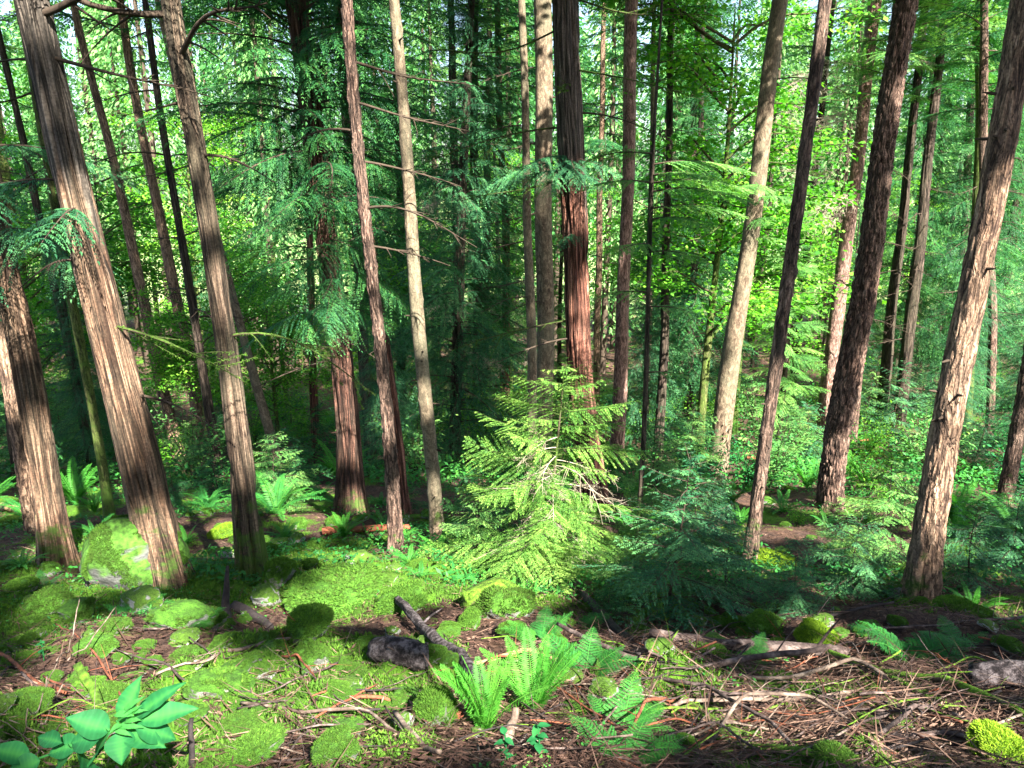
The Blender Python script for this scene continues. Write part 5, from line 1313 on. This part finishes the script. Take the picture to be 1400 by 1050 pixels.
# ------------------------------------------------------------------ loose litter, moss carpet, ground cover (uncountable)
def scatter(n, y0, y1, power, rs, spread=.8):
    y = y0 + (y1 - y0) * rs.random(n) ** power
    x = rs.uniform(-1, 1, n) * (y * spread + .5)
    return x, y
def litter(n, y0, y1, power, ln, wd, mat, seed, mask=None, tintc=.5, up=.12, zoff=.006):
    rs = np.random.default_rng(seed)
    x, y = scatter(n, y0, y1, power, rs)
    if mask is not None:
        k = mask(x, y, rs); x, y = x[k], y[k]
    n = len(x); th = rs.uniform(0, 2 * pi, n)
    l = rs.uniform(*ln, n)
    near = np.exp(-np.clip(y - 1, 0, None) / 9.0)
    z = ground(x, y) + near * .008 + zoff + rs.uniform(0, .02, n)
    U = np.stack([np.cos(th), np.sin(th), rs.normal(0, up, n)], -1)
    z2 = ground(x + U[:, 0] * l, y + U[:, 1] * l)
    U[:, 2] += np.clip((z2 - ground(x, y)) / l, -.6, .6)
    W = np.cross(U, np.array([0, 0, 1.]) + rs.normal(0, .3, (n, 3))); W /= np.linalg.norm(W, axis=1, keepdims=True)
    s = Soup(); s.leaves(np.stack([x, y, z], -1), U * l[:, None], W * (l * rs.uniform(*wd, n))[:, None], np.clip(rs.normal(tintc - .22, .22, n) + .55 * noise(x * 1.7, y * 1.7, 0, 66) ** 1.5, 0, 1))
    return s.mesh('litter', M[mat], M[mat])
notmoss = lambda x, y, rs: moss_at(x, y) + rs.normal(0, .05, len(x)) < .54
tag(mobj('needle_litter', litter(130000, 1.2, 13, 1.6, (.012, .05), (.08, .4), 'litter', 901, notmoss)), 'brown fallen needles and leaf scraps over the ground', 'litter', kind='stuff')
tag(mobj('scattered_needles', litter(26000, 1.2, 9, 1.5, (.012, .045), (.06, .25), 'litter', 931, None, .6, .2, .022)), 'pale dry needles sprinkled over moss and soil', 'litter', kind='stuff')
tag(mobj('brush_litter', litter(16000, 1.3, 6.0, 1.2, (.06, .30), (.014, .03), 'litter', 941, lambda x, y, rs: (x > .05 * y) & (noise(x * 2.2, y * 2.2, 0, 71) > .35), .28, .3, .03)), 'dense tangle of fine dead twigs across the right foreground', 'litter', kind='stuff')
tag(mobj('twig_litter', litter(12000, 1.2, 11, 1.4, (.05, .22), (.02, .045), 'litter', 902, None, .4, .22, .015)), 'fine dead twigs strewn over the forest floor', 'litter', kind='stuff')
def moss_carpet():
    rs = np.random.default_rng(903)
    n = 420000
    x, y = scatter(n, 1.3, 10.5, 1.35, rs)
    m = moss_at(x, y) + (noise(x * 12, y * 12, 0, 44) - .5) * .12
    k = m > .525; x, y, m = x[k], y[k], m[k]; n = len(x)
    near = np.exp(-np.clip(y - 1, 0, None) / 9.0)
    z = ground(x, y) + near * .005
    l = rs.uniform(.012, .032, n) * (1 + y * .05)
    D_ = rs.normal(0, .5, (n, 3)) + [0, 0, 1]; D_ /= np.linalg.norm(D_, axis=1, keepdims=True)
    W = np.cross(D_, rs.normal(0, 1, (n, 3))); W /= np.linalg.norm(W, axis=1, keepdims=True)
    t = .42 + .5 * (noise(x * 5, y * 5, 0, 46) - .5) + rs.normal(0, .12, n)
    s = Soup(); s.leaves(np.stack([x, y, z], -1), D_ * l[:, None], W * (l * .3)[:, None], np.clip(t, 0, 1))
    tag(mobj('moss_carpet', s.mesh('moss_carpet', M['moss_fuzz'], M['moss_fuzz'])), 'green moss growing in patches on the forest floor', 'moss', kind='stuff')
moss_carpet()
def cover(n, y0, y1, power, size, seed, mat, h, thr):
    rs = np.random.default_rng(seed)
    x, y = scatter(n, y0, y1, power, rs, .85)
    k = noise(x * .8, y * .5, 0, seed) + noise(x * 3, y * 3, 0, seed + 1) * .4 > thr; x, y = x[k], y[k]; n = len(x)
    hh = rs.random(n) * h * (.4 + noise(x * 1.1, y * 1.1, 0, seed + 2))
    th = rs.uniform(0, 6.28, n); U = np.stack([np.cos(th), np.sin(th), rs.normal(.1, .4, n)], -1)
    W = np.cross(U, np.array([0, 0, 1.]) + rs.normal(0, .4, (n, 3))); W /= np.linalg.norm(W, axis=1, keepdims=True)
    l = rs.uniform(.6, 1.3, n) * size
    s = Soup(); s.leaves(np.stack([x, y, ground(x, y) + .01 + hh], -1), U * l[:, None], W * (l * .5)[:, None], np.clip(.45 + .5 * (noise(x, y, 0, seed + 5) - .5) + rs.normal(0, .14, n), 0, 1))
    return s.mesh('cover', M[mat], M[mat])
tag(mobj('ground_cover', cover(60000, 5.6, 16, 1.1, .05, 911, 'leaf_fern', .14, .72)), 'low green plants covering the slope between the near trunks', 'ground cover', kind='stuff')
tag(mobj('tiny_seedlings', cover(30000, 1.4, 8, 1.3, .022, 921, 'leaf_fern', .05, .80)), 'tiny green plants sprinkled over the near forest floor', 'ground cover', kind='stuff')
tag(mobj('undergrowth', cover(90000, 15, 55, 1.2, .12, 915, 'leaf_fern', .6, .58)), 'low undergrowth covering the far slope', 'undergrowth', kind='stuff')

# ------------------------------------------------------------------ broad-leaved plant at the lower left
def leaf_blade(L, W, fold=.25, droop=.3, n=30, serr=0.0, seed=0):
    u = np.linspace(0, 1, n); v = np.array([-1, -.55, 0, .55, 1])
    w = W * .5 * np.sin(np.clip(u, 0, 1) ** .8 * pi) ** .9 * (1.15 - .3 * u)
    X = np.broadcast_to((u * L)[:, None], (n, 5)); Yv = w[:, None] * v[None] * (1 + serr * np.where(np.arange(n)[:, None] % 2 == 0, 1, -1) * (np.abs(v)[None] > .9))
    Z = np.abs(v)[None] * w[:, None] * fold - droop * L * (u ** 2)[:, None] + .007 * L * np.sin(u * 30)[:, None] * np.abs(v)[None] + .05 * L * (noise(u * 3, seed, 0, 5) - .5)[:, None] * v[None]
    V = np.stack([X, Yv, Z], -1).reshape(-1, 3)
    i = np.arange(n - 1)[:, None] * 5; j = np.arange(4)[None]
    q = np.stack([i + j, i + j + 5, i + j + 6, i + j + 1], -1).reshape(-1, 4)
    return V, q
def elder():
    p = at(95, 1120, 1.62); base = np.array([p[0], p[1], float(ground(p[0], p[1]))])
    root = empty('elder_plant', base)
    top = at(165, 1000, 1.60) - base
    s = Soup(); u = np.linspace(0, 1, 10)[:, None]
    stem = top * u + np.array([-.05, 0, .03]) * np.sin(u * pi)
    s.tube(stem, .006 * (1 - u[:, 0] * .5), 7, .6)
    mobj('stem', s.mesh('stem', M['leaf_broad'], M['leaf_broad']), root)
    # leaflet: attach pixel, tip pixel, width px
    L = [((165, 990), (188, 925), 24), ((180, 985), (242, 932), 20), ((190, 985), (268, 965), 26), ((185, 992), (245, 1010), 27), ((170, 998), (222, 1018), 26), ((165, 1000), (165, 1045), 30), ((150, 998), (92, 980), 30), ((140, 1005), (92, 1015), 32), ((110, 1015), (62, 1030), 26),
         ((100, 1022), (60, 1065), 30), ((105, 1025), (128, 1055), 26), ((150, 1000), (118, 1035), 26), ((40, 1035), (-15, 1022), 24), ((55, 1040), (5, 1060), 26), ((85, 1015), (45, 1005), 18), ((130, 1005), (140, 968), 22)]
    for i, (a, b, w) in enumerate(L):
        A = at(a[0], a[1], 1.60 - .015 * (i % 4)); B = at(b[0], b[1], 1.60 + _rs.uniform(-.10, .06))
        d = B - A; l = np.linalg.norm(d); d /= l
        V, q = leaf_blade(l, w * 1.2 / F * 1.95, fold=.3, droop=.12, seed=i)
        up = np.array([.05, -.55, .83]); sd = np.cross(up, d); sd /= np.linalg.norm(sd); up = np.cross(d, sd)
        R = np.stack([d, sd, up], -1)
        me = raw_mesh('leaf', V @ R.T + (A - base), quads=q, smooth=True, mats=(M['leaf_broad'],), attrs={'tint': np.clip(np.tile([.30, .42, .85, .42, .30], len(V) // 5) + .25 * (_rs.random() - .4) + .22 * (noise(V[:, 0] * 60, V[:, 1] * 60, i, 8) - .5) + .10 * (np.repeat(np.arange(30) % 3 == 0, 5)), 0, 1)})
        mobj('leaf', me, root)
    for i in range(9):                       # young pale shoots
        a = (160 + _rs.uniform(-8, 18), 985 + _rs.uniform(-12, 12)); A = at(a[0], a[1], 1.57); B = at(a[0] + _rs.uniform(-25, 35), a[1] - _rs.uniform(-8, 32), 1.54)
        d = B - A; l = np.linalg.norm(d) + .01; d /= l
        V, q = leaf_blade(l, .016, fold=.5, serr=.1)
        up = np.array([.05, -.5, .85]); sd = np.cross(up, d); sd /= np.linalg.norm(sd); up = np.cross(d, sd)
        mobj('young_leaf', raw_mesh('young_leaf', V @ np.stack([d, sd, up], -1).T + (A - base), quads=q, smooth=True, mats=(M['leaf_broad'],), attrs={'tint': np.full(len(V), .95)}), root)
    s = Soup()
    for a, b in (((165, 995), (95, 1022)), ((95, 1022), (30, 1045)), ((165, 1000), (190, 985)), ((165, 995), (160, 985))):
        A, B = at(a[0], a[1], 1.60) - base, at(b[0], b[1], 1.60) - base
        s.tube(np.stack([A, (A + B) / 2, B]), .003, 5, .8)
    mobj('leaf_stalks', s.mesh('leaf_stalks', M['leaf_broad'], M['leaf_broad']), root)
    tag(root, 'broad-leaved green elder plant at the lower left corner', 'plant')
elder()
def small_plant(px, py, n, l, label, seed):
    rs = np.random.default_rng(seed); p = hit(px, py); z = float(ground(p[0], p[1]))
    root = empty('seedling', (p[0], p[1], z)); s = Soup(); s.tube([[0, 0, -.02], [.005, 0, .06], [0, .005, .12]], .003, 5); mobj('stem', s.mesh('stem', M['leaf_broad'], M['leaf_broad']), root)
    for i in range(n):
        a = i * 2.4; V, q = leaf_blade(l * rs.uniform(.7, 1.1), l * .6, fold=.2, droop=.3)
        R = rotz(a) @ roty(rs.uniform(-.5, .1))
        mobj('leaf', raw_mesh('leaf', V @ R.T + [0, 0, .03 + .10 * i / n], quads=q, smooth=True, mats=(M['leaf_broad'],), attrs={'tint': np.full(len(V), .3 + .3 * rs.random())}), root)
    tag(root, label, 'plant')
small_plant(735, 1035, 9, .045, 'low broad-leaved seedling at the bottom edge under the ferns', 1)
small_plant(690, 1045, 7, .04, 'small seedling left of another seedling at the bottom edge', 2)
small_plant(60, 905, 6, .035, 'tiny seedling on brown litter at left', 3)

# ------------------------------------------------------------------ labels that single out each repeated thing
ORD = ['nearest', 'second nearest', 'third nearest', 'fourth nearest', 'fifth nearest', 'sixth nearest', 'seventh nearest', 'eighth nearest', 'ninth nearest', 'tenth nearest', 'eleventh nearest', 'twelfth nearest', 'thirteenth nearest', 'fourteenth nearest', 'fifteenth nearest', 'sixteenth nearest', 'seventeenth nearest', 'eighteenth nearest', 'nineteenth nearest', 'twentieth nearest'] + [t_ + o_ + ' nearest' for t_ in ('twenty-', 'thirty-') for o_ in ('first', 'second', 'third', 'fourth', 'fifth', 'sixth', 'seventh', 'eighth', 'ninth')]
LAND += [('the long purple-brown log', 1020, 888, 3.9), ('the thick grey log end', 1370, 940, 3.0), ('the curved pale branch', 1020, 972, 2.8), ('the broad-leaved elder plant', 165, 990, 1.8), ('the dark cracked log piece', 545, 910, 3.4)]
def autolabel():
    groups = {}
    for o, noun, p in AUTO:
        px, py, w = project(p)
        best = min(LAND, key=lambda l: (l[1] - px) ** 2 + ((l[2] - py) * 1.3) ** 2)
        dx, dy = px - best[1], py - best[2]
        if abs(dx) > abs(dy) * .8: rel = 'right of' if dx > 0 else 'left of'
        else: rel = 'beyond' if w > best[3] * 1.05 else 'in front of'
        groups.setdefault((noun, rel, best[0]), []).append((dx * dx + dy * dy, o))
    for (noun, rel, nm), L in groups.items():
        L.sort(key=lambda t: t[0])
        for i, (_, o) in enumerate(L):
            o['label'] = f'{noun} {rel} {nm}' if len(L) == 1 else f'{noun} {rel} {nm}, {ORD[min(i, len(ORD) - 1)]} to it'
autolabel()
